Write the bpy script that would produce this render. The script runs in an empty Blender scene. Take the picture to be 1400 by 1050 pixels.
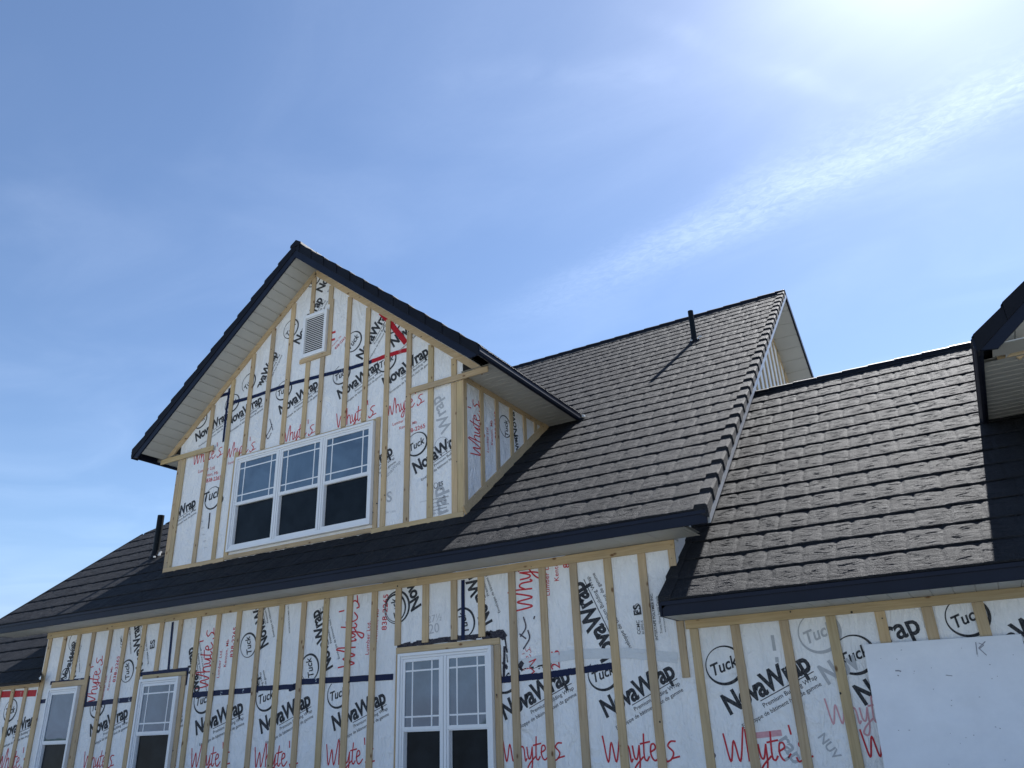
import bpy, math, random
import numpy as np
from mathutils import Matrix, Vector

# ------------------------------------------------------------------ camera
S = bpy.context.scene
F_PX, PITCH, YAW, ROLL = 1061.85, 0.4136, 0.5201, -0.0398
def cam_axes():
    cy, sy = math.cos(YAW), math.sin(YAW)
    fwd = np.array([-sy*math.cos(PITCH), cy*math.cos(PITCH), math.sin(PITCH)])
    r = np.array([cy, sy, 0.0]); u = np.cross(r, fwd)
    r2 = r*math.cos(ROLL)+u*math.sin(ROLL); u2 = -r*math.sin(ROLL)+u*math.cos(ROLL)
    return r2, u2, fwd
RX, UX, FX = cam_axes()
cd = bpy.data.cameras.new('camera'); cam = bpy.data.objects.new('camera', cd); S.collection.objects.link(cam)
cd.sensor_width = 36; cd.lens = 36*F_PX/1400; cd.clip_start = 0.05; cd.clip_end = 5000
cam.matrix_world = Matrix(((RX[0], UX[0], -FX[0], 0), (RX[1], UX[1], -FX[1], 0), (RX[2], UX[2], -FX[2], 0), (0, 0, 0, 1)))
S.camera = cam

def ray(x, y):
    return (RX*(x-700)/F_PX - UX*(y-525)/F_PX + FX)
def at(x, y, Y):                       # point of the plane Y = const seen at that photo position
    r = ray(x, y); return r*Y/r[1]

# ------------------------------------------------------------------ sky and sun
SUN = np.array([0.18, 1.0, 1.15]); SUN = SUN/np.linalg.norm(SUN)
EL = math.asin(SUN[2]); AZ = math.atan2(SUN[0], SUN[1])
EXPOSURE = 1.16
SKY_STRENGTH = 0.073
SUN_STRENGTH = 4.6
W = bpy.data.worlds.new("World"); S.world = W; W.use_nodes = True
nt = W.node_tree; N = nt.nodes; L = nt.links; N.clear()
def nd(t, **k):
    n = N.new(t)
    for a, b in k.items(): setattr(n, a, b)
    return n
def mth(op, a, b=None, c=None, clamp=False):
    n = N.new('ShaderNodeMath'); n.operation = op; n.use_clamp = clamp
    for i, v in enumerate((a, b, c)):
        if v is None: continue
        if isinstance(v, (int, float)): n.inputs[i].default_value = v
        else: L.new(v, n.inputs[i])
    return n.outputs[0]
def sstep(x, a, b):
    n = N.new('ShaderNodeMapRange'); n.interpolation_type = 'SMOOTHSTEP'; n.inputs[1].default_value = a; n.inputs[2].default_value = b
    L.new(x, n.inputs[0]); return n.outputs[0]
sky = nd('ShaderNodeTexSky', sky_type='NISHITA'); sky.sun_disc = False
sky.sun_elevation = EL; sky.sun_rotation = AZ; sky.altitude = 200; sky.air_density = 1.0; sky.dust_density = 0.3; sky.ozone_density = 2.2
tc = nd('ShaderNodeTexCoord')
def dotv(v):
    n = nd('ShaderNodeVectorMath', operation='DOT_PRODUCT'); L.new(tc.outputs['Generated'], n.inputs[0]); n.inputs[1].default_value = tuple(v); return n.outputs['Value']
sx = nd('ShaderNodeSeparateXYZ'); L.new(tc.outputs['Generated'], sx.inputs[0])
zz = mth('MAXIMUM', sx.outputs[2], 0.04)
cu = mth('DIVIDE', sx.outputs[0], zz); cv = mth('DIVIDE', sx.outputs[1], zz)        # where the direction meets a high flat cloud layer
uv = nd('ShaderNodeCombineXYZ'); L.new(cu, uv.inputs[0]); L.new(cv, uv.inputs[1])
def skyuv(x, y):
    r = ray(x, y); return np.array([r[0]/r[2], r[1]/r[2]])
def streak(p0, p1, w0, w1, feather=1.0):
    """long cloud bank between two points of the cloud layer; w = half widths at its ends"""
    a, b = skyuv(*p0), skyuv(*p1); d = b-a; Ln = np.linalg.norm(d); d /= Ln; n_ = np.array([-d[1], d[0]])
    s = mth('DIVIDE', mth('SUBTRACT', mth('ADD', mth('MULTIPLY', cu, float(d[0])), mth('MULTIPLY', cv, float(d[1]))), float(a@d)), float(Ln))
    t = mth('SUBTRACT', mth('ADD', mth('MULTIPLY', cu, float(n_[0])), mth('MULTIPLY', cv, float(n_[1]))), float(a@n_))
    t = mth('ADD', t, mth('MULTIPLY', warp, 0.14*feather))
    w = mth('ADD', mth('MULTIPLY', mth('MINIMUM', mth('MAXIMUM', s, 0.0), 1.6), w1-w0), w0)
    q = mth('DIVIDE', t, w)
    g = mth('POWER', 2.718, mth('MULTIPLY', mth('MULTIPLY', q, q), -1.0))
    return g, s
def noise(vec, scale, detail, rough, dist=0.0, stretch=None, rot=0.0):
    mp = nd('ShaderNodeMapping'); L.new(vec, mp.inputs[0]); mp.inputs['Rotation'].default_value = (0, 0, rot)
    if stretch: mp.inputs['Scale'].default_value = stretch
    n = nd('ShaderNodeTexNoise'); L.new(mp.outputs[0], n.inputs['Vector'])
    n.inputs['Scale'].default_value = scale; n.inputs['Detail'].default_value = detail; n.inputs['Roughness'].default_value = rough; n.inputs['Distortion'].default_value = dist
    return n.outputs['Fac']
warp = mth('SUBTRACT', noise(uv.outputs[0], 3.0, 4, 0.6), 0.5)
fine = noise(uv.outputs[0], 34.0, 10, 0.68, 0.9, (1, 1.7, 1), 0.5)
med = noise(uv.outputs[0], 5.0, 6, 0.55, 0.5, (1, 1.3, 1), 0.5)
big = noise(uv.outputs[0], 1.3, 5, 0.5, 0.8, (1, 1.6, 1), 0.9)
g1, s1 = streak((700, 432), (1400, 112), 0.085, 0.088)
band = mth('MULTIPLY', mth('MULTIPLY', g1, sstep(s1, -0.25, 0.75)), mth('ADD', mth('MULTIPLY', sstep(fine, 0.30, 0.74), 0.62), mth('MULTIPLY', sstep(med, 0.2, 0.8), 0.36)))
g2, s2 = streak((850, 15), (1160, 135), 0.016, 0.028, 0.55)
s2m = mth('MULTIPLY', sstep(s2, -0.15, 0.35), mth('SUBTRACT', 1.0, sstep(s2, 0.8, 1.5)))
wisp = mth('MULTIPLY', mth('MULTIPLY', g2, s2m), mth('ADD', mth('MULTIPLY', sstep(med, 0.35, 0.7), 0.7), 0.2))
g3, s3 = streak((640, 110), (1000, 95), 0.03, 0.04, 0.5)
wisp2 = mth('MULTIPLY', mth('MULTIPLY', g3, mth('SUBTRACT', 1.0, sstep(s3, 0.6, 1.2))), mth('MULTIPLY', sstep(med, 0.3, 0.7), sstep(s3, -0.4, 0.3)))
veil = mth('MULTIPLY', sstep(big, 0.38, 0.78), mth('ADD', mth('MULTIPLY', fine, 0.5), 0.75))
cs = dotv(SUN)
halo = mth('POWER', mth('MAXIMUM', cs, 0.0), 95.0)
halo2 = mth('POWER', mth('MAXIMUM', cs, 0.0), 12.0)
cl = mth('ADD', mth('MULTIPLY', band, 1.15), mth('ADD', mth('MULTIPLY', wisp, 0.40), mth('ADD', mth('MULTIPLY', wisp2, 0.3), mth('MULTIPLY', mth('ADD', veil, 0.25), 0.34))))
clamt = mth('MULTIPLY', cl, mth('ADD', mth('MULTIPLY', halo2, 0.35), 0.52))
clamt = mth('ADD', clamt, mth('MULTIPLY', halo, 1.25))
cc = nd('ShaderNodeMix', data_type='RGBA', blend_type='ADD'); cc.clamp_result = False; cc.inputs[0].default_value = 1.0
cm = nd('ShaderNodeVectorMath', operation='SCALE'); cm.inputs[0].default_value = (2.1, 2.2, 2.3); L.new(clamt, cm.inputs['Scale'])
tint = nd('ShaderNodeMix', data_type='RGBA', blend_type='MULTIPLY'); tint.inputs[0].default_value = 1.0; tint.clamp_result = False; L.new(sky.outputs[0], tint.inputs[6]); tint.inputs[7].default_value = (0.88, 0.945, 1.02, 1); L.new(tint.outputs[2], cc.inputs[6]); L.new(cm.outputs[0], cc.inputs[7])
hz = nd('ShaderNodeMix', data_type='RGBA'); hz.clamp_result = False; L.new(mth('MULTIPLY', mth('SUBTRACT', 1.0, sstep(sx.outputs[2], 0.0, 0.24)), 0.85), hz.inputs[0]); L.new(cc.outputs[2], hz.inputs[6]); hz.inputs[7].default_value = (2.7, 3.5, 5.3, 1)
bg = nd('ShaderNodeBackground'); bg.inputs[1].default_value = SKY_STRENGTH; L.new(hz.outputs[2], bg.inputs[0])
wo = nd('ShaderNodeOutputWorld'); L.new(bg.outputs[0], wo.inputs[0])

ld = bpy.data.lights.new('sun', 'SUN'); lo = bpy.data.objects.new('sun', ld); S.collection.objects.link(lo)
ld.energy = SUN_STRENGTH; ld.angle = math.radians(0.53); ld.color = (1.0, 0.985, 0.97)
lo.rotation_euler = Vector(SUN).to_track_quat('Z', 'Y').to_euler(); lo.location = (5, 30, 40)
S.view_settings.view_transform = 'Standard'; S.view_settings.look = 'None'; S.view_settings.gamma = 1; S.view_settings.exposure = EXPOSURE

# ------------------------------------------------------------------ materials
def material(name, base, rough=0.6, spec=0.5, metallic=0.0):
    m = bpy.data.materials.new(name); m.use_nodes = True
    b = m.node_tree.nodes['Principled BSDF']; b.inputs['Base Color'].default_value = (*base, 1); b.inputs['Roughness'].default_value = rough
    b.inputs['Specular IOR Level'].default_value = spec; b.inputs['Metallic'].default_value = metallic
    return m, m.node_tree, b
def mnode(t, typ, **k):
    n = t.nodes.new(typ)
    for a, b in k.items(): setattr(n, a, b)
    return n
def mnoise(t, vec, scale, detail=4, rough=0.5, dist=0.0):
    n = mnode(t, 'ShaderNodeTexNoise'); n.inputs['Scale'].default_value = scale; n.inputs['Detail'].default_value = detail
    n.inputs['Roughness'].default_value = rough; n.inputs['Distortion'].default_value = dist; t.links.new(vec, n.inputs['Vector']); return n.outputs['Fac']
def mramp(t, fac, stops):
    r = mnode(t, 'ShaderNodeValToRGB'); e = r.color_ramp.elements
    while len(e) < len(stops): e.new(0.5)
    for i, (p, c) in enumerate(stops): e[i].position = p; e[i].color = (*c, 1) if len(c) == 3 else c
    t.links.new(fac, r.inputs[0]); return r.outputs[0]
def mmap(t, vec, scale=(1, 1, 1)):
    n = mnode(t, 'ShaderNodeMapping'); n.inputs['Scale'].default_value = scale; t.links.new(vec, n.inputs[0]); return n.outputs[0]
def mbump(t, b, h, dist, strength=1.0):
    n = mnode(t, 'ShaderNodeBump'); n.inputs['Distance'].default_value = dist; n.inputs['Strength'].default_value = strength
    t.links.new(h, n.inputs['Height']); t.links.new(n.outputs[0], b.inputs['Normal'])
def mmul(t, c1, c2, fac=1.0, mode='MULTIPLY'):
    n = mnode(t, 'ShaderNodeMix', data_type='RGBA', blend_type=mode); 
    if isinstance(fac, float): n.inputs[0].default_value = fac
    else: t.links.new(fac, n.inputs[0])
    for i, c in ((6, c1), (7, c2)):
        if isinstance(c, tuple): n.inputs[i].default_value = (*c, 1)
        else: t.links.new(c, n.inputs[i])
    return n.outputs[2]
M = {}
def pos(t): return mnode(t, 'ShaderNodeNewGeometry').outputs['Position']

def make_wood(name, along):
    m, t, b = material(name, (0.5, 0.36, 0.2), 0.75, 0.25)
    p = pos(t); oi = mnode(t, 'ShaderNodeObjectInfo')
    add = mnode(t, 'ShaderNodeVectorMath', operation='ADD'); t.links.new(p, add.inputs[0])
    sc = mnode(t, 'ShaderNodeVectorMath', operation='SCALE'); sc.inputs[0].default_value = (37, 13, 91); t.links.new(oi.outputs['Random'], sc.inputs['Scale']); t.links.new(sc.outputs[0], add.inputs[1])
    st = {'x': (0.7, 14, 14), 'z': (14, 14, 0.7)}[along]
    grain = mnoise(t, mmap(t, add.outputs[0], st), 3.0, 5, 0.6, 0.6)
    c = mramp(t, grain, [(0.25, (0.47, 0.345, 0.205)), (0.55, (0.585, 0.455, 0.295)), (0.8, (0.66, 0.54, 0.37))])
    st2 = {'x': (0.55, 1, 1), 'z': (1, 1, 0.55)}[along]
    v = mnode(t, 'ShaderNodeTexVoronoi'); v.inputs['Scale'].default_value = 8.5; t.links.new(mmap(t, add.outputs[0], st2), v.inputs['Vector'])
    kn = mramp(t, v.outputs['Distance'], [(0.07, (1, 1, 1)), (0.16, (0, 0, 0))])
    c = mmul(t, c, (0.20, 0.11, 0.055), kn, 'MIX')
    nv = mnode(t, 'ShaderNodeTexVoronoi'); nv.inputs['Scale'].default_value = 6.0; t.links.new(mmap(t, add.outputs[0], (1, 0.1, 1)), nv.inputs['Vector'])
    nl_ = mramp(t, nv.outputs['Distance'], [(0.055, (1, 1, 1)), (0.075, (0, 0, 0))]); c = mmul(t, c, (0.05, 0.045, 0.045), nl_, 'MIX')
    tone = mramp(t, mnoise(t, add.outputs[0], 1.6, 3), [(0.3, (0.80, 0.81, 0.84)), (0.7, (1.05, 1.0, 0.93))])
    c = mmul(t, c, tone)
    r2 = mramp(t, oi.outputs['Random'], [(0.0, (0.84, 0.84, 0.86)), (0.5, (1, 0.98, 0.94)), (1.0, (0.92, 0.94, 0.86))]); c = mmul(t, c, r2)
    st = mramp(t, mnoise(t, add.outputs[0], 2.7, 5, 0.7), [(0.70, (1, 1, 1)), (0.76, (0.55, 0.42, 0.36))]); c = mmul(t, c, st)
    t.links.new(c, b.inputs['Base Color']); mbump(t, b, grain, 0.004, 0.5)
    return m
M['wood_z'] = make_wood('spruce_upright', 'z'); M['wood_x'] = make_wood('spruce_level', 'x')

m, t, b = material('house_wrap_film', (0.8, 0.8, 0.82), 0.42, 0.4); p = pos(t)
w1 = mnoise(t, mmap(t, p, (2.2, 1, 0.8)), 2.2, 5, 0.55, 1.2); w2 = mnoise(t, mmap(t, p, (3.0, 3, 1.2)), 9.0, 3, 0.5, 1.0)
c = mramp(t, mnoise(t, p, 1.1, 5, 0.6), [(0.3, (0.77, 0.775, 0.785)), (0.5, (0.85, 0.85, 0.855)), (0.75, (0.88, 0.88, 0.88))])
dirt = mramp(t, mnoise(t, p, 4.5, 8, 0.72), [(0.62, (1, 1, 1)), (0.74, (0.72, 0.72, 0.71))]); c = mmul(t, c, dirt)
t.links.new(c, b.inputs['Base Color'])
ad = mnode(t, 'ShaderNodeMath', operation='ADD'); t.links.new(w1, ad.inputs[0]); ml = mnode(t, 'ShaderNodeMath', operation='MULTIPLY'); t.links.new(w2, ml.inputs[0]); ml.inputs[1].default_value = 0.22; t.links.new(ml.outputs[0], ad.inputs[1])
fo = mnoise(t, mmap(t, p, (1.5, 1.5, 0.7)), 2.6, 3, 0.55, 1.6); fl_ = mramp(t, fo, [(0.44, (0, 0, 0)), (0.5, (1, 1, 1)), (0.56, (0, 0, 0))])
sb = mnode(t, 'ShaderNodeMath', operation='MULTIPLY_ADD'); t.links.new(fl_, sb.inputs[0]); sb.inputs[1].default_value = 0.05; t.links.new(ad.outputs[0], sb.inputs[2])
mbump(t, b, sb.outputs[0], 0.13, 0.6); M['wrap'] = m

def ink(name, col, lo_=0.0):
    m, t, b = material(name, col, 0.6, 0.12); p = pos(t)
    f = mramp(t, mnoise(t, p, 60, 4, 0.7), [(0.35, tuple(min(1, x+0.06) for x in col)), (0.6, col)]); t.links.new(f, b.inputs['Base Color']); return m
M['ink'] = ink('black_ink', (0.022, 0.024, 0.03)); M['red'] = ink('red_ink', (0.52, 0.022, 0.035)); M['grey'] = ink('faded_ink', (0.42, 0.43, 0.45)); M['mark'] = ink('marker_line', (0.07, 0.06, 0.08)); M['pink'] = ink('faded_red_ink', (0.62, 0.32, 0.35)); M['pencil'] = ink('pencil_line', (0.5, 0.5, 0.52))

def tape_mat(name, col, mark):
    m, t, b = material(name, col, 0.45, 0.15); p = pos(t)
    v = mnode(t, 'ShaderNodeTexVoronoi'); v.inputs['Scale'].default_value = 7.0; t.links.new(mmap(t, p, (1, 0.01, 0.25)), v.inputs['Vector'])
    n1 = mnoise(t, p, 55, 2)
    a = mramp(t, v.outputs['Distance'], [(0.15, (1, 1, 1)), (0.19, (0, 0, 0))]); bb = mramp(t, n1, [(0.50, (0, 0, 0)), (0.54, (1, 1, 1))])
    mk = mmul(t, a, bb); c = mmul(t, col, mark, mk, 'MIX'); t.links.new(c, b.inputs['Base Color']); mbump(t, b, mnoise(t, p, 25, 4), 0.01, 0.5); return m
M['tape'] = tape_mat('navy_seam_tape', (0.008, 0.015, 0.055), (0.45, 0.5, 0.55)); M['redtape'] = tape_mat('red_seam_tape', (0.45, 0.015, 0.025), (0.5, 0.2, 0.2))
M['pencil2'] = ink('scuff_marks', (0.28, 0.28, 0.31)); M['brush'] = ink('dark_sealant', (0.02, 0.018, 0.03))
m, t, b = material('clear_tape', (0.62, 0.64, 0.66), 0.2, 0.6); mbump(t, b, mnoise(t, pos(t), 12, 5, 0.6, 1.0), 0.03, 0.6); M['cleartape'] = m

m, t, b = material('stone_coated_tile', (0.06, 0.058, 0.06), 0.62, 0.20); p = pos(t)
g = mnoise(t, p, 170, 3, 0.8); g2_ = mnoise(t, p, 420, 2, 0.8)
c = mramp(t, g, [(0.33, (0.004, 0.0048, 0.007)), (0.5, (0.0145, 0.0158, 0.0195)), (0.66, (0.048, 0.050, 0.057))])
tn = mramp(t, mnoise(t, mmap(t, p, (1, 0.5, 0.5)), 1.7, 4, 0.6), [(0.3, (0.82, 0.82, 0.84)), (0.7, (1.12, 1.1, 1.06))]); c = mmul(t, c, tn)
blk = mramp(t, mnoise(t, mmap(t, p, (3.4, 1, 1)), 1.0, 0), [(0.35, (0.85, 0.85, 0.86)), (0.65, (1.1, 1.09, 1.07))]); c = mmul(t, c, blk)
gl = mramp(t, g2_, [(0.70, (0, 0, 0)), (0.76, (1, 1, 1))]); c = mmul(t, c, (0.26, 0.26, 0.26), gl, 'MIX')  # sparse pale specks paint granule glints into the base colour
t.links.new(c, b.inputs['Base Color'])
rr = mramp(t, g, [(0.3, (0.92, 0.92, 0.92)), (0.8, (0.62, 0.62, 0.62))]); t.links.new(rr, b.inputs['Roughness'])
ad = mnode(t, 'ShaderNodeMath', operation='ADD'); t.links.new(g, ad.inputs[0]); ml = mnode(t, 'ShaderNodeMath', operation='MULTIPLY'); t.links.new(mnoise(t, mmap(t, p, (1, 1, 1)), 34, 5, 0.65), ml.inputs[0]); ml.inputs[1].default_value = 1.6; t.links.new(ml.outputs[0], ad.inputs[1])
ck_ = mnoise(t, mmap(t, p, (1, 1.9, 1.9)), 7.0, 2, 0.5, 1.4); cl_ = mramp(t, ck_, [(0.475, (0, 0, 0)), (0.497, (1, 1, 1)), (0.503, (1, 1, 1)), (0.525, (0, 0, 0))])
sb = mnode(t, 'ShaderNodeMath', operation='MULTIPLY_ADD'); t.links.new(cl_, sb.inputs[0]); sb.inputs[1].default_value = -0.5; t.links.new(ad.outputs[0], sb.inputs[2])
mbump(t, b, sb.outputs[0], 0.0055, 0.9); M['tile'] = m

def painted(name, col, rough, scale=3.0, amt=0.12, bump=0.0, spec=0.35):
    m, t, b = material(name, col, rough, spec); p = pos(t)
    c = mramp(t, mnoise(t, p, scale, 5, 0.6), [(0.3, tuple(x*(1-amt) for x in col)), (0.7, tuple(min(1, x*(1+amt)) for x in col))]); t.links.new(c, b.inputs['Base Color'])
    if bump: mbump(t, b, mnoise(t, p, 8, 4), bump, 0.5)
    return m
M['fascia'] = painted('navy_fascia_metal', (0.010, 0.0135, 0.027), 0.45, 2.0, 0.15, 0.004, 0.18)
M['darkmetal'] = painted('black_trim_metal', (0.007, 0.008, 0.013), 0.55, 4.0, 0.2, 0.003, 0.15)
M['drip'] = painted('pale_drip_metal', (0.34, 0.35, 0.37), 0.35, 4.0, 0.08, 0.003)
M['soffit'] = painted('cream_soffit_vinyl', (0.47, 0.465, 0.44), 0.5, 1.5, 0.07)
M['vinyl'] = painted('white_window_vinyl', (0.80, 0.81, 0.83), 0.32, 2.0, 0.02)
M['board'] = painted('white_board_face', (0.80, 0.81, 0.84), 0.4, 3.5, 0.05, 0.02)
M['dark'] = painted('dark_void', (0.012, 0.011, 0.011), 0.8)
M['pipe'] = painted('black_plastic_pipe', (0.006, 0.009, 0.012), 0.5, 6.0, 0.1, 0.0, 0.15)
M['caulk'] = painted('white_sealant', (0.7, 0.7, 0.7), 0.5)
m, t, b = material('window_glass', (0.045, 0.075, 0.105), 0.015, 0.5); b.inputs['IOR'].default_value = 2.0
mbump(t, b, mnoise(t, pos(t), 1.3, 2), 0.012, 0.45)
gv_ = mnoise(t, pos(t), 1.8, 4, 0.6, 0.8); t.links.new(mramp(t, gv_, [(0.35, (0.03, 0.06, 0.10)), (0.7, (0.075, 0.125, 0.185))]), b.inputs['Base Color']); M['glass'] = m  # mottled blue in the base colour paints in the reflected sky
m, t, b = material('insect_screen', (0.016, 0.020, 0.026), 0.3, 0.14)
wv = mnoise(t, mmap(t, pos(t), (1, 1, 1)), 3.0, 5, 0.6); c = mramp(t, wv, [(0.35, (0.003, 0.006, 0.010)), (0.7, (0.012, 0.018, 0.025))]); t.links.new(c, b.inputs['Base Color']); M['screen'] = m
m, t, b = material('gravel_ground', (0.3, 0.27, 0.22), 0.9, 0.2); p = pos(t)
c = mramp(t, mnoise(t, p, 14, 8, 0.75), [(0.3, (0.30, 0.295, 0.28)), (0.7, (0.46, 0.455, 0.44))]); c = mmul(t, c, mramp(t, mnoise(t, p, 0.12, 4), [(0.35, (0.8, 0.85, 0.7)), (0.65, (1, 1, 1))])); t.links.new(c, b.inputs['Base Color']); mbump(t, b, mnoise(t, p, 30, 6, 0.7), 0.03); M['ground'] = m
m, t, b = material('distant_foliage', (0.05, 0.07, 0.03), 0.9, 0.2); p = pos(t)
c = mramp(t, mnoise(t, p, 0.8, 8, 0.7), [(0.35, (0.025, 0.04, 0.018)), (0.7, (0.08, 0.10, 0.045))]); t.links.new(c, b.inputs['Base Color']); M['wood_far'] = m

# ------------------------------------------------------------------ mesh helpers
class MB:
    def __init__(s): s.v = []; s.f = []
    def poly(s, pts):
        i = len(s.v); s.v += [tuple(map(float, p)) for p in pts]; s.f.append(tuple(range(i, i+len(pts)))); return s
    def box(s, a, b):
        (x0, y0, z0), (x1, y1, z1) = np.minimum(a, b), np.maximum(a, b)
        return s.hexa([(x0, y0, z0), (x1, y0, z0), (x1, y1, z0), (x0, y1, z0)], [(x0, y0, z1), (x1, y0, z1), (x1, y1, z1), (x0, y1, z1)])
    def hexa(s, bot, top):
        i = len(s.v); s.v += [tuple(map(float, p)) for p in bot]+[tuple(map(float, p)) for p in top]; n = len(bot)
        s.f.append(tuple(i+n-1-k for k in range(n))); s.f.append(tuple(i+n+k for k in range(n)))
        for k in range(n): s.f.append((i+k, i+(k+1) % n, i+n+(k+1) % n, i+n+k))
        return s
    def prism(s, poly, d):          # extrude a 3-D polygon by vector d
        return s.hexa(poly, [np.array(p)+np.array(d) for p in poly])
    def tube(s, a, b, r, n=20, r2=None):
        a = np.array(a, float); b = np.array(b, float); d = b-a; d /= np.linalg.norm(d)
        u = np.cross(d, [0.3, 0.9, 0.2]); u /= np.linalg.norm(u); w = np.cross(d, u); r2 = r if r2 is None else r2
        A = [a+r*(math.cos(2*math.pi*k/n)*u+math.sin(2*math.pi*k/n)*w) for k in range(n)]
        B = [b+r2*(math.cos(2*math.pi*k/n)*u+math.sin(2*math.pi*k/n)*w) for k in range(n)]
        return s.hexa(A, B)
    def build(s, name, mat, parent=None, smooth=False, bevel=0.0):
        me = bpy.data.meshes.new(name); me.from_pydata(s.v, [], s.f); me.update()
        import bmesh
        bm = bmesh.new(); bm.from_mesh(me); bmesh.ops.recalc_face_normals(bm, faces=bm.faces) if not getattr(s, 'flat', False) else None
        bm.to_mesh(me); bm.free()
        return link(name, me, mat, parent, smooth, bevel)
def link(name, me, mat, parent=None, smooth=False, bevel=0.0):
    o = bpy.data.objects.new(name, me); S.collection.objects.link(o); me.materials.append(mat)
    if smooth: me.polygons.foreach_set('use_smooth', [True]*len(me.polygons))
    if bevel:
        md = o.modifiers.new('bevel', 'BEVEL'); md.width = bevel; md.segments = 2; md.limit_method = 'ANGLE'
    if parent is not None: attach(o, parent)
    return o
def attach(o, parent):
    o.parent = parent; o.matrix_parent_inverse = Matrix.Translation(-Vector(ROOTLOC.get(parent.name, (0, 0, 0))))
ROOTLOC = {}
def thing(name, loc, label, cat, group=None):
    o = bpy.data.objects.new(name, None); S.collection.objects.link(o); o.location = loc; o['label'] = label; o['category'] = cat
    if group: o['group'] = group
    ROOTLOC[o.name] = loc; return o
def grid_mesh(name, V, nu, nv, mat, parent=None, mask=None, smooth=False):
    """V: (nv, nu, 3)"""
    me = bpy.data.meshes.new(name); idx = np.arange(nu*nv).reshape(nv, nu)
    q = np.stack([idx[:-1, :-1], idx[:-1, 1:], idx[1:, 1:], idx[1:, :-1]], -1).reshape(-1, 4)
    if mask is not None: q = q[mask.reshape(-1)]
    me.vertices.add(nu*nv); me.vertices.foreach_set('co', V.astype(np.float32).reshape(-1))
    me.loops.add(q.size); me.loops.foreach_set('vertex_index', q.reshape(-1).astype(np.int32))
    me.polygons.add(len(q)); me.polygons.foreach_set('loop_start', np.arange(0, q.size, 4, dtype=np.int32))
    me.update(calc_edges=True); me.validate()
    return link(name, me, mat, parent, smooth)

# value noise for the relief of the roof panels
_rs = np.random.RandomState(7); _T = _rs.rand(256, 256)
def vn(x, y):
    xi = np.floor(x).astype(int); yi = np.floor(y).astype(int); fx = x-xi; fy = y-yi; fx = fx*fx*(3-2*fx); fy = fy*fy*(3-2*fy)
    g = lambda a, b_: _T[a % 256, b_ % 256]
    return (g(xi, yi)*(1-fx)+g(xi+1, yi)*fx)*(1-fy)+(g(xi, yi+1)*(1-fx)+g(xi+1, yi+1)*fx)*fy
def fbm(x, y, o=4):
    s = 0; a = 1; tot = 0
    for k in range(o): s = s+a*vn(x*2**k+17*k, y*2**k+31*k); tot += a; a *= 0.55
    return s/tot

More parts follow.
